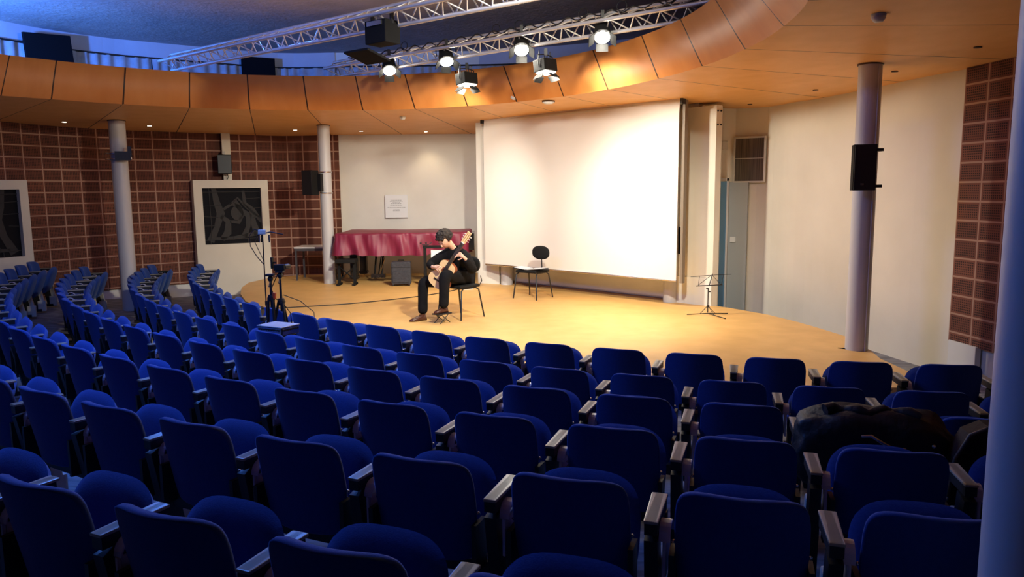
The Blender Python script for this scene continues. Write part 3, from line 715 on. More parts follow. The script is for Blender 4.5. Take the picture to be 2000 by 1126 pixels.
# ------------------------------------------------------------ piano under its cover
PX0, PX1 = -3.40, -.72
root = thing('grand_piano', 'black grand piano standing in the alcove behind the guitarist', 'piano', (-3.4, 14.5, 0))
def near(x):   # front edge of the case
    t = (x-PX0)/(PX1-PX0); return 14.50+.0*t+.25*t*t
def far(x):
    t = (x-PX0)/(PX1-PX0); return 16.0-.15*t
outl = [(PX0+.03+(PX1-PX0-.05)*i/20, near(PX0+(PX1-PX0)*i/20)+.03) for i in range(21)]+[(PX1-.05, 15.7), (PX0+.03, 15.95)]
MB().prism([(x+3.4, y-14.5) for x, y in outl], .33, (V((0, 0, .62)), V((1, 0, 0)), V((0, 1, 0)), V((0, 0, 1)))).build('case', M['piano'], root)
for lx, ly in ((-3.12, 14.78), (-3.12, 15.72), (-1.15, 15.25)):
    x, y = lx+3.4, ly-14.5
    MB().prism([(-.07, -.07), (.07, -.07), (.07, .07), (-.07, .07)], .56, (V((x, y, .07)), V((1, 0, 0)), V((0, 1, 0)), V((0, 0, 1)))).box((x, y, .11), (.17, .17, .05)).build('leg', M['piano'], root); lg = [o_ for o_ in root.children if o_.name.startswith('leg')][-1]
    mb = MB().lathe([(.028, -.02), (.028, .02)], (x+.01, y-.06, .03), 16, 0, V((0, 1, 0))).lathe([(.03, 0), (.03, .03)], (x+.0, y-.02, .055), 14); mb.build('caster', M['brass'], lg)
mb = MB()
for s_ in (-1, 1): mb.tube([(.75+s_*.07, .55, .62), (.72+s_*.07, .45, .14)], .02, 8)
mb.box((.72, .45, .11), (.28, .12, .07)).tube([(.75, .8, .6), (.72, .5, .15)], .012, 6); mb.build('pedal_lyre', M['piano'], root)
mb = MB()
for q in (-.07, 0, .07): mb.tube([(.72+q, .40, .09), (.72+q, .30, .08)], .010, 6)
mb.tube([(.9, .45, .6), (.76, .42, .15)], .007, 6); mb.build('pedal', M['brass'], root)
mb = MB(); vs = []
loop = []
N1 = 110
for i in range(N1): t = i/(N1-1); x = PX0+(PX1-.16-PX0)*t; loop.append((x, near(x)-.03, 0, -1))
for i in range(1, 30): y = near(PX1-.16)+(15.75-near(PX1-.16))*i/30; loop.append((PX1-.12, y, 1, 0))
for i in range(60): t = 1-i/59; x = PX0+(PX1-.16-PX0)*t; loop.append((x, far(x), 0, 1))
for i in range(1, 40): y = 16.0-(16.0-near(PX0)+.03)*i/40; loop.append((PX0-.03, y, -1, 0))
nl = len(loop); zs = [.985, .975, .94, .88, .80, .72, .64, .575]
# top (slightly inset ring + centre strip)
for (j, z) in enumerate(zs):
    for i, (x, y, nx, ny) in enumerate(loop):
        s_ = x*5.2+y*5.2; d_ = (j/7.0)
        fold = (.06*noise.noise(V((s_*.8, z*2.2, 3)))+.035*sin(s_*2.7+z*6+3*noise.noise(V((s_*.4, 0, 0)))))*d_**.7+.015*noise.noise(V((s_*3, z*6, 1)))
        off = fold+(0 if j else -.03)+.03*d_
        dz = .018*noise.noise(V((s_*.7, 5, 0)))*d_*3 + (-.03*sin(pi*min(1, max(0, (x-PX0)/(PX1-PX0)))) if j == 7 and ny < 0 else 0)
        vs.append(V((x+nx*off, y+ny*off, z+dz+.012*noise.noise(V((x*2, y*2, 0)))*(1-d_))))
fs = []
for j in range(7):
    for i in range(nl): fs.append((j*nl+i, j*nl+(i+1) % nl, (j+1)*nl+(i+1) % nl, (j+1)*nl+i))
mb.add(vs, fs+[tuple(range(nl))], 0, True)
o = mb.build('piano_cover', M['burg']); tag(o, 'burgundy fabric dust cover draped over the grand piano', 'cover')
# piano bench
root = thing('piano_bench', 'black piano bench half hidden behind the left stage column', 'bench', (-3.18, 14.36, 0))
MB().box((0, 0, .47), (.38, .34, .07), bev=.015).build('seat', M['blackp'], root)
for sx in (-1, 1):
    MB().box((sx*.15, 0, .23), (.05, .06, .42)).box((sx*.15, 0, .02), (.05, .32, .04)).build('leg', M['blackp'], root)
MB().tube([(-.15, 0, .1), (.15, 0, .36)], .012, 6).tube([(-.15, 0, .36), (.15, 0, .1)], .012, 6).build('brace', M['blackp'], root)
# table at left
root = thing('side_table', 'dark grey square-legged table against the block wall left of the piano', 'table', (-4.10, 15.45, 0))
MB().box((.12, .0, .67), (.86, .62, .03)).build('table_top', M['plate'], root)
MB().box((.12, 0, .63), (.84, .60, .05)).build('apron', M['table'], root)
for sx in (-.28, .52):
    for sy in (-.28, .28): MB().box((sx, sy, .31), (.035, .035, .62)).build('leg', M['table'], root)
# suitcase
root = thing('suitcase', 'dark grey soft suitcase standing on the stage in front of the piano', 'suitcase', (-2.11, 14.22, 0), Rd(4))
MB().box((0, 0, .245), (.37, .22, .43), bev=.03).build('shell', M['case'], root)
MB().tube([(-.06, 0, .46), (-.05, 0, .485), (.05, 0, .485), (.06, 0, .46)], .01, 6).build('handle', M['blackp'], root)
MB().box((0, -.115, .17), (.30, .012, .20), bev=.004).build('pocket', M['case'], root)
MB().tube([(-.18, -.113, .36), (.18, -.113, .36)], .004, 6).build('zip', M['black'], root)
for sx in (-1, 1): MB().lathe([(.022, -.012), (.022, .012)], (sx*.15, -.08, .022), 14, 0, V((1, 0, 0))).build('wheel', M['black'], root)
# black stand (frame) behind guitarist, with white sheet, papers on the floor
root = thing('equipment_stand', 'black upright frame with a white sheet inside behind the guitarist', 'stand', (-1.36, 13.85, 0), Rd(-4))
MB().box((-.25, 0, .38), (.05, .05, .76)).box((.42, 0, .38), (.05, .05, .76)).box((.085, 0, .76), (.74, .06, .05)).box((.085, 0, .08), (.70, .05, .04)).build('frame', M['blackp'], root)
MB().box((.0, .02, .60), (.28, .008, .20)).build('sheet', M['paper'], root)
mb = MB().tube([(-.30, -.02, .80), (-.18, -.02, .80), (-.12, 0, .84)], .008, 6).blob((-.32, -.02, .83), (.02, .02, .02), sub=1).blob((-.22, -.02, .83), (.02, .02, .02), sub=1); mb.build('clip', M['black'], root)
o = MB().box((0, 0, .0), (.20, .15, .008), Matrix.Rotation(.4, 3, 'Z')).box((.02, .03, .008), (.17, .13, .006), Matrix.Rotation(.1, 3, 'Z')).build('paper_sheets', M['paper'], loc=(-.82, 13.55, .006)); tag(o, 'loose white papers lying on the stage behind the guitarist', 'papers')
root = thing('junction_box', 'small black and white junction box on the stage behind the guitar player', 'box', (-.80, 13.9, 0))
MB().box((0, 0, .11), (.18, .12, .14), bev=.01).build('body', M['paper'], root)
MB().box((0, -.065, .13), (.14, .01, .03)).box((0, -.065, .08), (.06, .01, .06)).box((0, 0, .02), (.16, .1, .04)).build('sockets', M['black'], root)
o = MB().tube([(-.62, 13.9, .01), (-.57, 14.0, .10), (-.60, 14.3, .16)], .009, 6).build('wall_cable', M['black']); tag(o, 'short black cable at the foot of the pier beside the piano', 'cable')
# framed notice
root = thing('wall_notice', 'white square text panel on the alcove wall above the piano', 'notice', (-2.465, 16.19, 1.465))
MB().box((0, 0, 0), (.485, .02, .49), bev=.003).build('board', M['paper'], root)
for i, (z, wdt) in enumerate([(.13, .24), (.105, .27), (.08, .16), (.055, .22), (.02, .26), (-.03, .38), (-.075, .13), (-.10, .15)]):
    mb = MB(); x = -wdt/2
    while x < wdt/2-.01:
        q = random.uniform(.012, .04); q = min(q, wdt/2-x); mb.box((x+q/2, -.0112, z), (q, .002, .010)); x += q+.007
    mb.build('text_line', M['ink'], root)
# ------------------------------------------------------------ stage chairs
def chair(loc, rz, label):
    r_ = thing('stage_chair', label, 'chair', loc, rz)
    MB().box((0, 0, .455), (.42, .40, .045), bev=.02).build('seat', M['blackp'], r_)
    for sx in (-1, 1):
        MB().tube([(sx*.24, -.22, .0), (sx*.205, -.17, .40), (sx*.19, -.12, .43), (sx*.19, .12, .43), (sx*.205, .17, .40), (sx*.24, .24, .0)], .011, 8).build('leg_frame', M['black'], r_)
    MB().tube([(-.19, .1, .43), (.19, .1, .43)], .009, 6).build('crossbar', M['black'], r_)
    MB().tube([(0, .12, .43), (0, .24, .44), (0, .265, .50), (0, .25, .70)], .011, 8).build('back_post', M['black'], r_)
    MB().blob((0, .235, .74), (.18, .028, .115), sub=3, fn=lambda p: V((math.copysign(abs(p.x)**.8, p.x), p.y, math.copysign(abs(p.z)**.85, p.z)))).build('backrest', M['blackp'], r_)
    return r_
ch2 = chair((.345, 12.39, 0), math.atan2(-.62, .79)*1.0, 'empty black stage chair with an oval backrest in front of the screen')
ch1 = chair((-.74, 10.56, 0), math.atan2(-.67, .74), 'black stage chair on which the guitarist sits')
# folder on chair 2
root = thing('sheet_folder', 'open black folder with white pages lying on the empty stage chair', 'folder', (.31, 12.33, .482), -.66)
MB().box((-.14, 0, .012), (.28, .24, .012), Matrix.Rotation(Rd(6), 3, 'Y')).box((.14, 0, .012), (.28, .24, .012), Matrix.Rotation(Rd(-6), 3, 'Y')).build('cover', M['black'], root)
MB().box((-.13, -.02, .024), (.23, .22, .008), Matrix.Rotation(Rd(6), 3, 'Y')).box((.13, -.02, .024), (.23, .22, .008), Matrix.Rotation(Rd(-6), 3, 'Y')).build('pages', M['paper'], root)
# music stand
root = thing('music_stand', 'thin black folding music stand standing alone on the right of the stage', 'music stand', (2.79, 10.55, 0), Rd(5))
MB().tube([(0, 0, .03), (0, 0, .37)], .008, 8).build('pole', M['black'], root)
for a in (178, 2, 285):
    c, s_ = cos(Rd(a)), sin(Rd(a)); ln = .30 if a != 285 else .42
    MB().tube([(0, 0, .018), (ln*c, ln*s_, .008)], .006, 6).tube([(.0, 0, .13), (ln*.36*c, ln*.36*s_, .015)], .004, 6).build('leg', M['black'], root)
MB().box((0, -.01, .12), (.03, .03, .03)).box((.015, -.01, .33), (.03, .02, .015)).box((-.015, -.01, .375), (.035, .02, .015)).build('knob', M['black'], root)
MB().tube([(-.19, -.04, .42), (.19, -.04, .43)], .007, 6).build('tray', M['black'], root)
mb = MB().tube([(-.25, .03, .545), (.06, .03, .56), (.34, .02, .57)], .004, 6).tube([(0, -.04, .425), (.07, .035, .58)], .008, 6)
for a, b in (((-.16, -.04, .42), (-.12, .03, .55)), ((.17, -.04, .43), (.23, .03, .565)), ((-.16, -.04, .43), (.05, .03, .56)), ((.17, -.04, .43), (.06, .03, .565))): mb.tube([a, b], .0035, 6)
mb.build('desk_wires', M['black'], root)
# footstool
root = thing('footstool', 'small folding black footstool under the raised foot of the guitarist', 'footstool', (-.96, 10.10, 0), math.atan2(-.67, .74))
MB().box((0, 0, .130), (.15, .24, .018), bev=.005).build('top', M['black'], root)
for sx in (-.06, .06):
    MB().tube([(sx, -.09, .005), (sx, .07, .125)], .006, 6).tube([(sx, .09, .005), (sx, -.07, .125)], .006, 6).build('cross_leg', M['black'], root)
# cable across stage
pts = [(-4.3, 11.6), (-3.9, 11.45), (-3.3, 11.62), (-2.6, 11.9), (-2.0, 12.3), (-1.5, 12.75), (-1.15, 13.2), (-.95, 13.6)]
o = MB().tube([p+V((0, 0, .008)) for p in dens(pts, 6)], .008, 6).build('floor_cable', M['black']); tag(o, 'thin black cable running across the stage floor towards the wall', 'cable')
# ------------------------------------------------------------ recording gear between rows 1 and 2
gz = -.305
MIC = 1
root = thing('microphone_stand', 'tall thin black microphone stand left of the two tripods', 'microphone stand', (-2.63, 7.92, gz))
H1 = 1.675
MB().tube([(0, 0, .30), (0, 0, H1)], .010, 8).tube([(0, 0, .9), (0, 0, .95)], .018, 8).tube([(0, 0, .62), (0, 0, .70)], .02, 8).build('pole', M['black'], root)
for a in (80, 200, 320): MB().tube([(0, 0, .62), (.05*cos(Rd(a)), .05*sin(Rd(a)), .30), (.26*cos(Rd(a)), .26*sin(Rd(a)), .0)], .009, 6).build('leg', M['black'], root)
MB().tube([(-.08, .0, H1-.02), (.12, .0, H1+.01), (.30, .05, H1-.02)], .007, 6).build('stereo_bar', M['black'], root)
for x, dx in ((-.05, 0), (.10, 0)):
    MB().tube([(x, 0, H1-.08), (x, 0, H1-.02)], .016, 10).tube([(x, 0, H1-.10), (x, 0, H1-.08)], .012, 10).build('microphone', M['silver'], root)
MB().box((.0, 0, H1+.01), (.12, .06, .05), bev=.01).build('shock_mount', M['cream'], root)
MB().tube([(-.02, 0, H1+.02), (-.12, 0, H1+.04), (-.20, 0, H1-.03), (-.19, 0, H1-.14), (-.10, 0, H1-.25), (-.01, 0, H1-.33)], .006, 6).tube([(0, 0, H1), (-.08, 0, H1-.02), (-.12, 0, H1-.1), (-.06, 0, H1-.2), (0, 0, H1-.3), (.005, 0, .5)], .005, 6).build('microphone_cable', M['black'], root)
root.scale = (.7, .7, 1)
def tripod(name, label, loc, H, spread, knee):
    r_ = thing(name, label, 'tripod', loc)
    MB().tube([(0, 0, knee-.1), (0, 0, H)], .014, 8).build('center_column', M['black'], r_)
    for a in (70, 190, 310):
        c, s_ = cos(Rd(a)), sin(Rd(a))
        MB().tube([(.03*c, .03*s_, knee), (spread*c, spread*s_, .0)], .014, 8).tube([(.03*c+(spread-.03)*c*.45, .03*s_+(spread-.03)*s_*.45, knee*.55), (.03*c+(spread-.03)*c*.5, .03*s_+(spread-.03)*s_*.5, knee*.5)], .018, 8).build('leg', M['black'], r_)
    MB().lathe([(.03, knee-.03), (.045, knee), (.03, knee+.04)], (0, 0, 0), 14).build('crown', M['black'], r_)
    MB().blob((0, 0, H+.02), (.03, .03, .035), sub=2).box((0, 0, H+.06), (.08, .07, .02)).tube([(0, 0, H), (.02, -.12, H-.05)], .006, 6).build('ball_head', M['black'], r_)
    return r_
t1 = tripod('camera_tripod', 'narrow folded black tripod with an orange collar beside the microphone stand', (-2.565, 7.90, gz), 1.17, .09, .98)
MB().tube([(.03, -.01, .98), (.035, -.01, 1.04)], .022, 10).build('collar', M['red'], t1)
t2 = tripod('camera_tripod', 'black tripod with a camera on top standing before the stage edge', (-2.48, 7.96, gz), 1.20, .24, .93)
root = thing('video_camera', 'small black video camera mounted on the right tripod', 'camera', (-2.48, 7.96, gz+1.27))
MB().box((0, 0, .04), (.15, .08, .075), bev=.01).build('body', M['blackp'], root)
MB().lathe([(.03, 0), (.034, .08), (.028, .10)], (.06, .02, .045), 16, 0, V((.5, .85, 0))).build('lens', M['black'], root)
MB().box((-.10, -.01, .10), (.02, .08, .14)).box((-.07, 0, .10), (.05, .02, .02)).build('flip_screen', M['blackp'], root)
root.scale = (.75, .75, .85)
o = MB().tube([p+V((0, 0, 0)) for p in [V((-2.50, 7.95, .93)), V((-2.56, 7.9, .78)), V((-2.53, 7.9, .68)), V((-2.45, 7.95, .60)), V((-2.40, 8.0, .5)), V((-2.40, 8.05, .3))]], .005, 6).build('camera_cable', M['black']); tag(o, 'thin black cable hanging from the camera tripod', 'cable')
o = MB().tube([V((-2.46, 7.98, .70)), V((-2.30, 8.05, .62)), V((-2.16, 8.05, .50)), V((-2.13, 8.0, .3))], .005, 6).build('camera_cable', M['black']); tag(o, 'thin black cable curving right from the camera tripod in front of the stage', 'cable')
root = thing('equipment_box', 'flat light grey audio box with dark front sockets between the first two rows', 'audio box', (-2.38, 7.50, .42), Rd(-28))
MB().box((0, 0, .05), (.46, .34, .012), bev=.003).build('lid', M['plate'], root)
MB().box((0, 0, -.005), (.44, .32, .10)).build('chassis', M['case'], root)
MB().box((.0, -.163, -.005), (.43, .008, .085)).box((.223, 0, -.005), (.008, .30, .085)).build('front_panel', M['silver'], root)
mb = MB()
for q in range(8): mb.lathe([(.013, -.01), (.013, .01)], (.231, -.13+q*.037, .012), 10, 0, V((1, 0, 0)))
for q in range(9): mb.lathe([(.012, -.01), (.012, .01)], (-.18+q*.045, -.17, .012), 10, 0, V((0, 1, 0)))
mb.build('socket', M['black'], root)
root.scale = (.74, .74, .8)
root = thing('rack_stand', 'black stand under the grey audio box', 'stand', (-2.38, 7.50, -.302))
MB().box((0, 0, .33), (.05, .05, .64)).box((0, 0, .01), (.2, .3, .02)).box((0, 0, .655), (.28, .24, .02)).build('frame', M['black'], root)
# ------------------------------------------------------------ bags on the seats at right
def lump(seed, amp, p_): 
    def f(p):
        q = V((math.copysign(abs(p.x)**p_, p.x), math.copysign(abs(p.y)**p_, p.y), math.copysign(abs(p.z)**p_, p.z)))
        return q*(1+amp*noise.noise(q*2.2+V((seed, 0, 0))))
    return f
def seatpos(k, i, dy=0, dz=0):
    s_ = SEATS[k, i]; a = s_.rotation_euler.z; return V(s_.location)+V((-sin(a)*dy, cos(a)*dy, dz)), a
p, a = seatpos(2, 13, -.16, .64)
root = thing('black_bag', 'large slumped black bag with a grey strap over a third row seat back at right', 'bag', p, a)
MB().blob((.02, 0, 0), (.38, .14, .235), sub=4, fn=lump(3, .16, .62)).build('body', M['bag'], root)
MB().tube([(-.22+.04*i, -.03+.02*sin(i), .225+.012*sin(i*2.1)) for i in range(12)], .03, 10).build('rolled_top', M['bag'], root)
MB().tube([(-.06, -.14, .13), (-.02, -.155, .14), (.03, -.16, .11), (.08, -.16, .085), (.14, -.15, .08)], .009, 8).build('strap', M['silver'], root)
MB().blob((.27, -.135, .10), (.015, .015, .012), sub=1).build('buckle', M['silver'], root)
p, a = seatpos(2, 14, -.26, .53); p = p+V((-.10, -.02, 0))
root = thing('brown_case', 'dark brown padded case with tan piping leaning on a seat beside the near column', 'case', p, a)
MB().prism([(-.27, -.45), (.27, -.45), (.25, .2), (.18, .30), (.08, .34), (-.06, .34), (-.14, .30), (-.20, .18)], .12, (V((0, -.06, 0)), V((1, 0, 0)), V((0, 0, 1)), V((0, 1, 0)))).build('body', M['brownbag'], root)
MB().tube([(x, -.065, z) for x, z in [(-.27, -.45), (-.20, .18), (-.14, .30), (-.06, .34), (.08, .34), (.18, .30), (.25, .2)]], .009, 8).build('piping', M['pipe'], root)
# ------------------------------------------------------------ guitarist
def skin_mesh(name, pts, edges, m, parent, root=0, sub=2, loc=None, flat=False):
    me = bpy.data.meshes.new(name); me.from_pydata([p[:3] for p in pts], edges, [])
    o = bpy.data.objects.new(name, me); COL.objects.link(o)
    md = o.modifiers.new('s', 'SKIN'); md.use_smooth_shade = True; md.branch_smoothing = .6
    for i, sv in enumerate(me.skin_vertices[0].data):
        r = pts[i][3]; sv.radius = (r, pts[i][4] if len(pts[i]) > 4 else r); sv.use_root = (i == root)
    s2 = o.modifiers.new('b', 'SUBSURF'); s2.levels = sub; s2.render_levels = sub
    dg = bpy.context.evaluated_depsgraph_get(); me2 = bpy.data.meshes.new_from_object(o.evaluated_get(dg))
    bpy.data.objects.remove(o); bpy.data.meshes.remove(me)
    me2.name = name
    me2.materials.clear(); me2.materials.append(M[m])
    for p in me2.polygons: p.use_smooth = True
    o2 = bpy.data.objects.new(name, me2); COL.objects.link(o2)
    if parent is not None: o2.parent = parent; 
    return o2
PO = V((-.74, 10.62, 0))
person = thing('person', 'person in black shirt and trousers bent over a guitar, seated on the stage chair', 'person', PO)
J = dict(pelvis=(-.74, 10.65, .56), waist=(-.75, 10.66, .70), chest=(-.79, 10.58, .84), neck=(-.80, 10.48, .965), headb=(-.84, 10.44, 1.03), head=(-.925, 10.36, 1.115),
    shL=(-.645, 10.42, .92), elL=(-.535, 10.30, .68), wrL=(-.635, 10.12, .89), shR=(-.97, 10.56, .90), elR=(-1.15, 10.42, .765), wrR=(-1.085, 10.22, .755),
    hpL=(-.67, 10.59, .55), knL=(-.915, 10.13, .655), anL=(-.935, 10.10, .225), hpR=(-.84, 10.70, .55), knR=(-1.25, 10.45, .52), anR=(-1.25, 10.33, .10))
def loc_(k, r, r2=None, d=(0, 0, 0)):
    p = V(J[k])+V(d)-PO; return (p.x, p.y, p.z, r, r2 or r)
def mid(a, b, t, r, r2=None):
    p = V(J[a]).lerp(V(J[b]), t)-PO; return (p.x, p.y, p.z, r, r2 or r)
# hand directions
gAx = V((.405, -.10, .60)).normalized()     # guitar axis, tail -> head
gN = V((-.17, -.93, .22)); gN = (gN-gAx*gN.dot(gAx)).normalized()
gX = gAx.cross(gN).normalized()            # across the body
body = [loc_('pelvis', .10, .09), loc_('waist', .10, .085), loc_('chest', .115, .09), loc_('neck', .048), loc_('headb', .05), loc_('head', .072, .080),
        loc_('shL', .05), loc_('elL', .036), mid('elL', 'wrL', .4, .036), loc_('wrL', .024),
        loc_('shR', .05), loc_('elR', .036), mid('elR', 'wrR', .4, .036), loc_('wrR', .024),
        loc_('hpL', .085), loc_('knL', .055), mid('knL', 'anL', .35, .052), loc_('anL', .036),
        loc_('hpR', .085), loc_('knR', .055), mid('knR', 'anR', .35, .052), loc_('anR', .036)]
be = [(0, 1), (1, 2), (2, 3), (3, 4), (4, 5), (2, 6), (6, 7), (7, 8), (8, 9), (2, 10), (10, 11), (11, 12), (12, 13), (0, 14), (14, 15), (15, 16), (16, 17), (0, 18), (18, 19), (19, 20), (20, 21)]
def hand(body, be, wi, wrist, dirv, spread, palmn, curl, side):
    """palm + five fingers; curl towards palmn"""
    W_ = V(wrist); d = V(dirv).normalized(); s_ = V(spread).normalized(); pn = V(palmn).normalized()
    k = len(body)
    def add(p, r, r2=None): q = p-PO; body.append((q.x, q.y, q.z, r, r2 or r)); return len(body)-1
    palm = add(W_+d*.045, .028, .018); be.append((wi, palm))
    lens_ = (.068, .078, .074, .058)
    for f in range(4):
        b0 = W_+d*.085+s_*(-.030+.020*f); i0 = add(b0, .0085); be.append((palm, i0)); p = b0; dd = d.copy(); prev = i0
        for g in range(3):
            ang_ = curl*(g+1)*(.9+.1*f); dd = (d*cos(ang_)+pn*sin(ang_)).normalized(); p = p+dd*lens_[f]*(.42, .33, .25)[g]
            i1 = add(p, .0082-.0007*g); be.append((prev, i1)); prev = i1
    t0 = W_+d*.03-s_*.030; i0 = add(t0, .010); be.append((palm, i0)); t1_ = t0+(d*.6-s_*.55+pn*.4).normalized()*.035; i1 = add(t1_, .0095); be.append((i0, i1))
    i2 = add(t1_+(d*.8+pn*.5).normalized()*.028, .0085); be.append((i1, i2))
wrL = J['wrL']; hand(body, be, 9, wrL, (-.55, .05, .35), gAx, (-.2, -.1, -1), .55, 1)
wrR = J['wrR']; hand(body, be, 13, wrR, (.75, -.50, -.02), -gAx, -gX*.2+V((.1, .2, -1)), .45, 1)
ob = skin_mesh('body', body, be, 'skin', person, 0, 1)
ob['label'] = 'bare skin of head, neck and hands'
# face: features on a head blob blended over the skin head
fdir = V((-.42, -.60, -.62)).normalized()    # looks down-left at the fretting hand
hup = V((-.25, -.30, .80)); hup = (hup-fdir*hup.dot(fdir)).normalized(); hx = hup.cross(fdir).normalized()
HR = basis(hx, -fdir, hup)     # x right, y back, z up of head
hc = V(J['head'])-PO
def headfn(p):
    q = p.copy()
    if q.z < 0: q.x *= 1-.28*abs(q.z)**1.5; q.y = q.y*(1-.10*abs(q.z))-.10*abs(q.z)
    return q
mb = MB().blob(hc, (.080, .098, .116), HR, 4, fn=headfn)
mb.blob(hc+HR @ V((0, -.098, -.018)), (.011, .020, .022), HR, 3)
for s_ in (-1, 1):
    mb.blob(hc+HR @ V((s_*.074, .01, -.01)), (.010, .018, .028), HR, 2)
   
    mb.blob(hc+HR @ V((s_*.03, -.082, .018)), (.015, .010, .008), HR, 2)
mb.build('head', M['skin'], person)
mb = MB()
for s_ in (-1, 1):
    mb.blob(hc+HR @ V((s_*.03, -.092, .006)), (.010, .003, .002), HR, 2); mb.blob(hc+HR @ V((s_*.031, -.093, .026)), (.014, .004, .003), HR, 2)
mb.build('eyebrows', M['hair'], person)
MB().blob(hc+HR @ V((0, -.092, -.058)), (.020, .006, .006), HR, 2).build('mouth', mat('lips', (.45, .16, .13), .5), person)
def hairfn(p):
    q = p*(1+.16*noise.noise(p*3.5)+.10*noise.noise(p*8))
    if q.y < -.40 and q.z < .42: q = q*.74
    if q.z < -.35: q *= .80
    return q
mb = MB().blob(hc+HR @ V((0, .018, .030)), (.102, .120, .118), HR, 5, fn=hairfn)
for i in range(46):
    a_ = random.uniform(0, 2*pi); e_ = random.uniform(-.1, 1.3); d_ = V((cos(a_)*cos(e_), sin(a_)*cos(e_), sin(e_)))
    if d_.y < -.2 and d_.z < .6: continue
    mb.blob(hc+HR @ (V((0, .018, .030))+V((d_.x*.096, d_.y*.112, d_.z*.108))), (.026, .026, .022), HR, 2, fn=lambda p: p*(1+.25*noise.noise(p*3)))
for i in range(7): mb.blob(hc+HR @ V((-.055+.018*i, -.072, .078+.008*sin(i*2))), (.018, .022, .024), HR, 2)
mb.build('hair', M['hair'], person)
# shirt
sh = [loc_('pelvis', .165, .145, (0, 0, .03)), loc_('waist', .165, .145), loc_('chest', .18, .15), loc_('neck', .085, .082, (.01, .02, .02)),
      loc_('shL', .095), mid('shL', 'elL', .5, .075), loc_('elL', .070), mid('elL', 'wrL', .5, .060), mid('elL', 'wrL', .9, .045),
      loc_('shR', .095), mid('shR', 'elR', .5, .075), loc_('elR', .066), mid('elR', 'wrR', .5, .056), mid('elR', 'wrR', .92, .044)]
skin_mesh('shirt', sh, [(0, 1), (1, 2), (2, 3), (2, 4), (4, 5), (5, 6), (6, 7), (7, 8), (2, 9), (9, 10), (10, 11), (11, 12), (12, 13)], 'cloth', person, 0, 2)
tr = [loc_('pelvis', .16, .14), loc_('hpL', .13, .12), mid('hpL', 'knL', .5, .115), loc_('knL', .095), mid('knL', 'anL', .5, .072), mid('knL', 'anL', 1.08, .076),
      loc_('hpR', .13, .12), mid('hpR', 'knR', .5, .112), loc_('knR', .092), mid('knR', 'anR', .5, .072), mid('knR', 'anR', 1.06, .078)]
skin_mesh('trousers', tr, [(0, 1), (1, 2), (2, 3), (3, 4), (4, 5), (0, 6), (6, 7), (7, 8), (8, 9), (9, 10)], 'cloth', person, 0, 2)
def shoe(heel, toe, z0):
    h = V(heel); t = V(toe); d = (t-h); ln = d.length; d.normalize(); s_ = V((-d.y, d.x, 0))
    mb = MB(); rings = []; prof = [(-.0, .026, .03), (.02, .036, .085), (.08, .036, .088), (.12, .038, .070), (.17, .044, .052), (.22, .040, .040), (.26, .026, .028), (.275, .008, .012)]
    for a_, w_, hh in prof:
        a2 = a_*ln/.275; rings.append([h+d*a2+s_*w_*x+V((0, 0, z0+hh*y)) for x, y in ((-1, 0), (-1.0, .35), (-.8, .8), (-.35, 1), (.35, 1), (.8, .8), (1.0, .35), (1, 0))])
    vs = [V(q)-PO for r in rings for q in r]; n_ = 8
    fs = [(i*n_+k, i*n_+(k+1) % n_, (i+1)*n_+(k+1) % n_, (i+1)*n_+k) for i in range(len(rings)-1) for k in range(n_)]+[tuple(range(n_)), tuple(range(len(vs)-n_, len(vs)))]
    mb.add(vs, fs, 0, True)
    for a_ in (.11, .13, .15): c = h+d*a_*ln/.275-PO; mb.tube([c-s_*.018+V((0, 0, z0+.082-(a_-.1)*.5)), c+s_*.018+V((0, 0, z0+.082-(a_-.1)*.5))], .003, 6)
    mb.build('shoe', M['shoe'], person)
shoe((-1.205, 10.34, 0), (-1.42, 10.19, 0), .004)
shoe((-.89, 10.17, 0), (-1.06, 10.02, 0), .142)
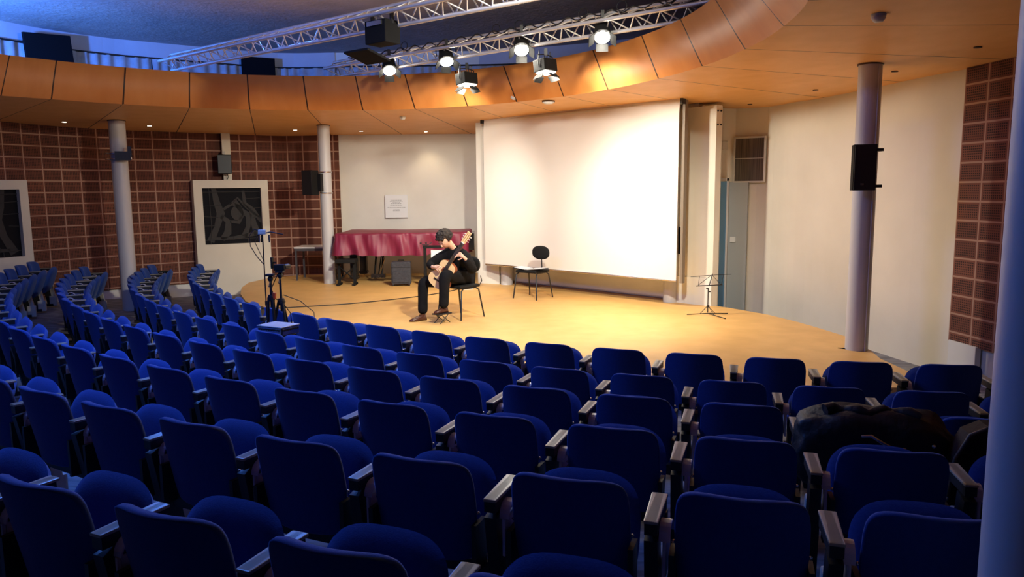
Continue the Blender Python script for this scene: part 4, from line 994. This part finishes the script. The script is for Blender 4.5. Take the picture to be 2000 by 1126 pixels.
# ------------------------------------------------------------ guitar
GT = V((-1.07, 10.24, .475))      # tail end centre of soundboard
root = thing('classical_guitar', 'classical guitar with pale top held by the seated player', 'guitar', GT); root.scale = (.92, .92, .92)
GA, GX, GN = gAx, gX, gN
def outline(n=64):
    Lb = .455; pts = []
    for i in range(n//2+1):
        t = i/(n//2); 
        # half width along the length
        ks = [(0, 0), (.02, .085), (.08, .145), (.2, .176), (.32, .176), (.45, .150), (.6, .114), (.68, .116), (.78, .133), (.88, .130), (.95, .105), (.985, .06), (1, 0)]
        for (a, wa), (b, wb_) in zip(ks[:-1], ks[1:]):
            if a <= t <= b: q = (t-a)/(b-a); w_ = wa+(wb_-wa)*(q if a in (0, .985) else q*q*(3-2*q)*.4+q*.6); break
        pts.append((t*Lb, w_))
    return [(w_, y) for y, w_ in pts]+[(-w_, y) for y, w_ in reversed(pts[1:-1])]
ol = outline()
MB().prism(ol, -.088, (V(-GN*.004), GX, GA, GN)).build('back_and_sides', M['rosewood'], root)
MB().prism(ol, .004, (V(-GN*.004), GX, GA, GN)).build('soundboard', M['spruce'], root)
MB().lathe([(.0, .001), (.042, .001), (.042, .0025), (0, .0025)], GA*.305, 28, 0, GN).build('sound_hole', M['ebony'], root)
MB().lathe([(.046, .0008), (.058, .0008), (.058, .0022), (.046, .0022)], GA*.305, 32, 0, GN).build('rosette', M['rosewood'], root)
R3 = basis(GX, GA, GN)
MB().box(GA*.115+GN*.006, (.17, .022, .010), R3).build('bridge', M['ebony'], root)
MB().box(GA*.56+GN*.012, (.055, .50, .012), R3).build('fretboard', M['ebony'], root)
MB().box(GA*.62-GN*.008, (.050, .34, .028), R3, bev=.008).build('neck', M['rosewood'], root)
mb = MB()
for i in range(15): mb.box(GA*(.80-.63*(1-2**(-i/12))*.62)+GN*.019, (.054, .003, .002), R3)
mb.build('frets', M['silver'], root)
MB().box(GA*.812+GN*.016, (.055, .008, .012), R3).build('nut', M['paper'], root)
mb = MB().box(GA*.905+GN*.0, (.022, .17, .018), R3).box(GA*.905+GX*.028, (.014, .17, .018), R3).box(GA*.905-GX*.028, (.014, .17, .018), R3).box(GA*.985, (.07, .03, .018), R3).box(GA*.825, (.064, .02, .018), R3)
mb.build('headstock', M['spruce'], root)
mb = MB()
for s_ in (-1, 1):
    for q in (.86, .90, .94): mb.tube([GA*q+GX*s_*.03-GN*.01, GA*q+GX*s_*.052-GN*.012], .003, 6).blob(GA*q+GX*s_*.056-GN*.012, (.009, .009, .009), sub=2)
mb.build('tuning_pegs', M['plate'], root)
mb = MB()
for i in range(6): x = -.021+.0084*i; mb.tube([GA*.115+GX*x*1.3+GN*.014, GA*.81+GX*x+GN*.024], .0008, 4)
mb.build('strings', M['silver'], root)
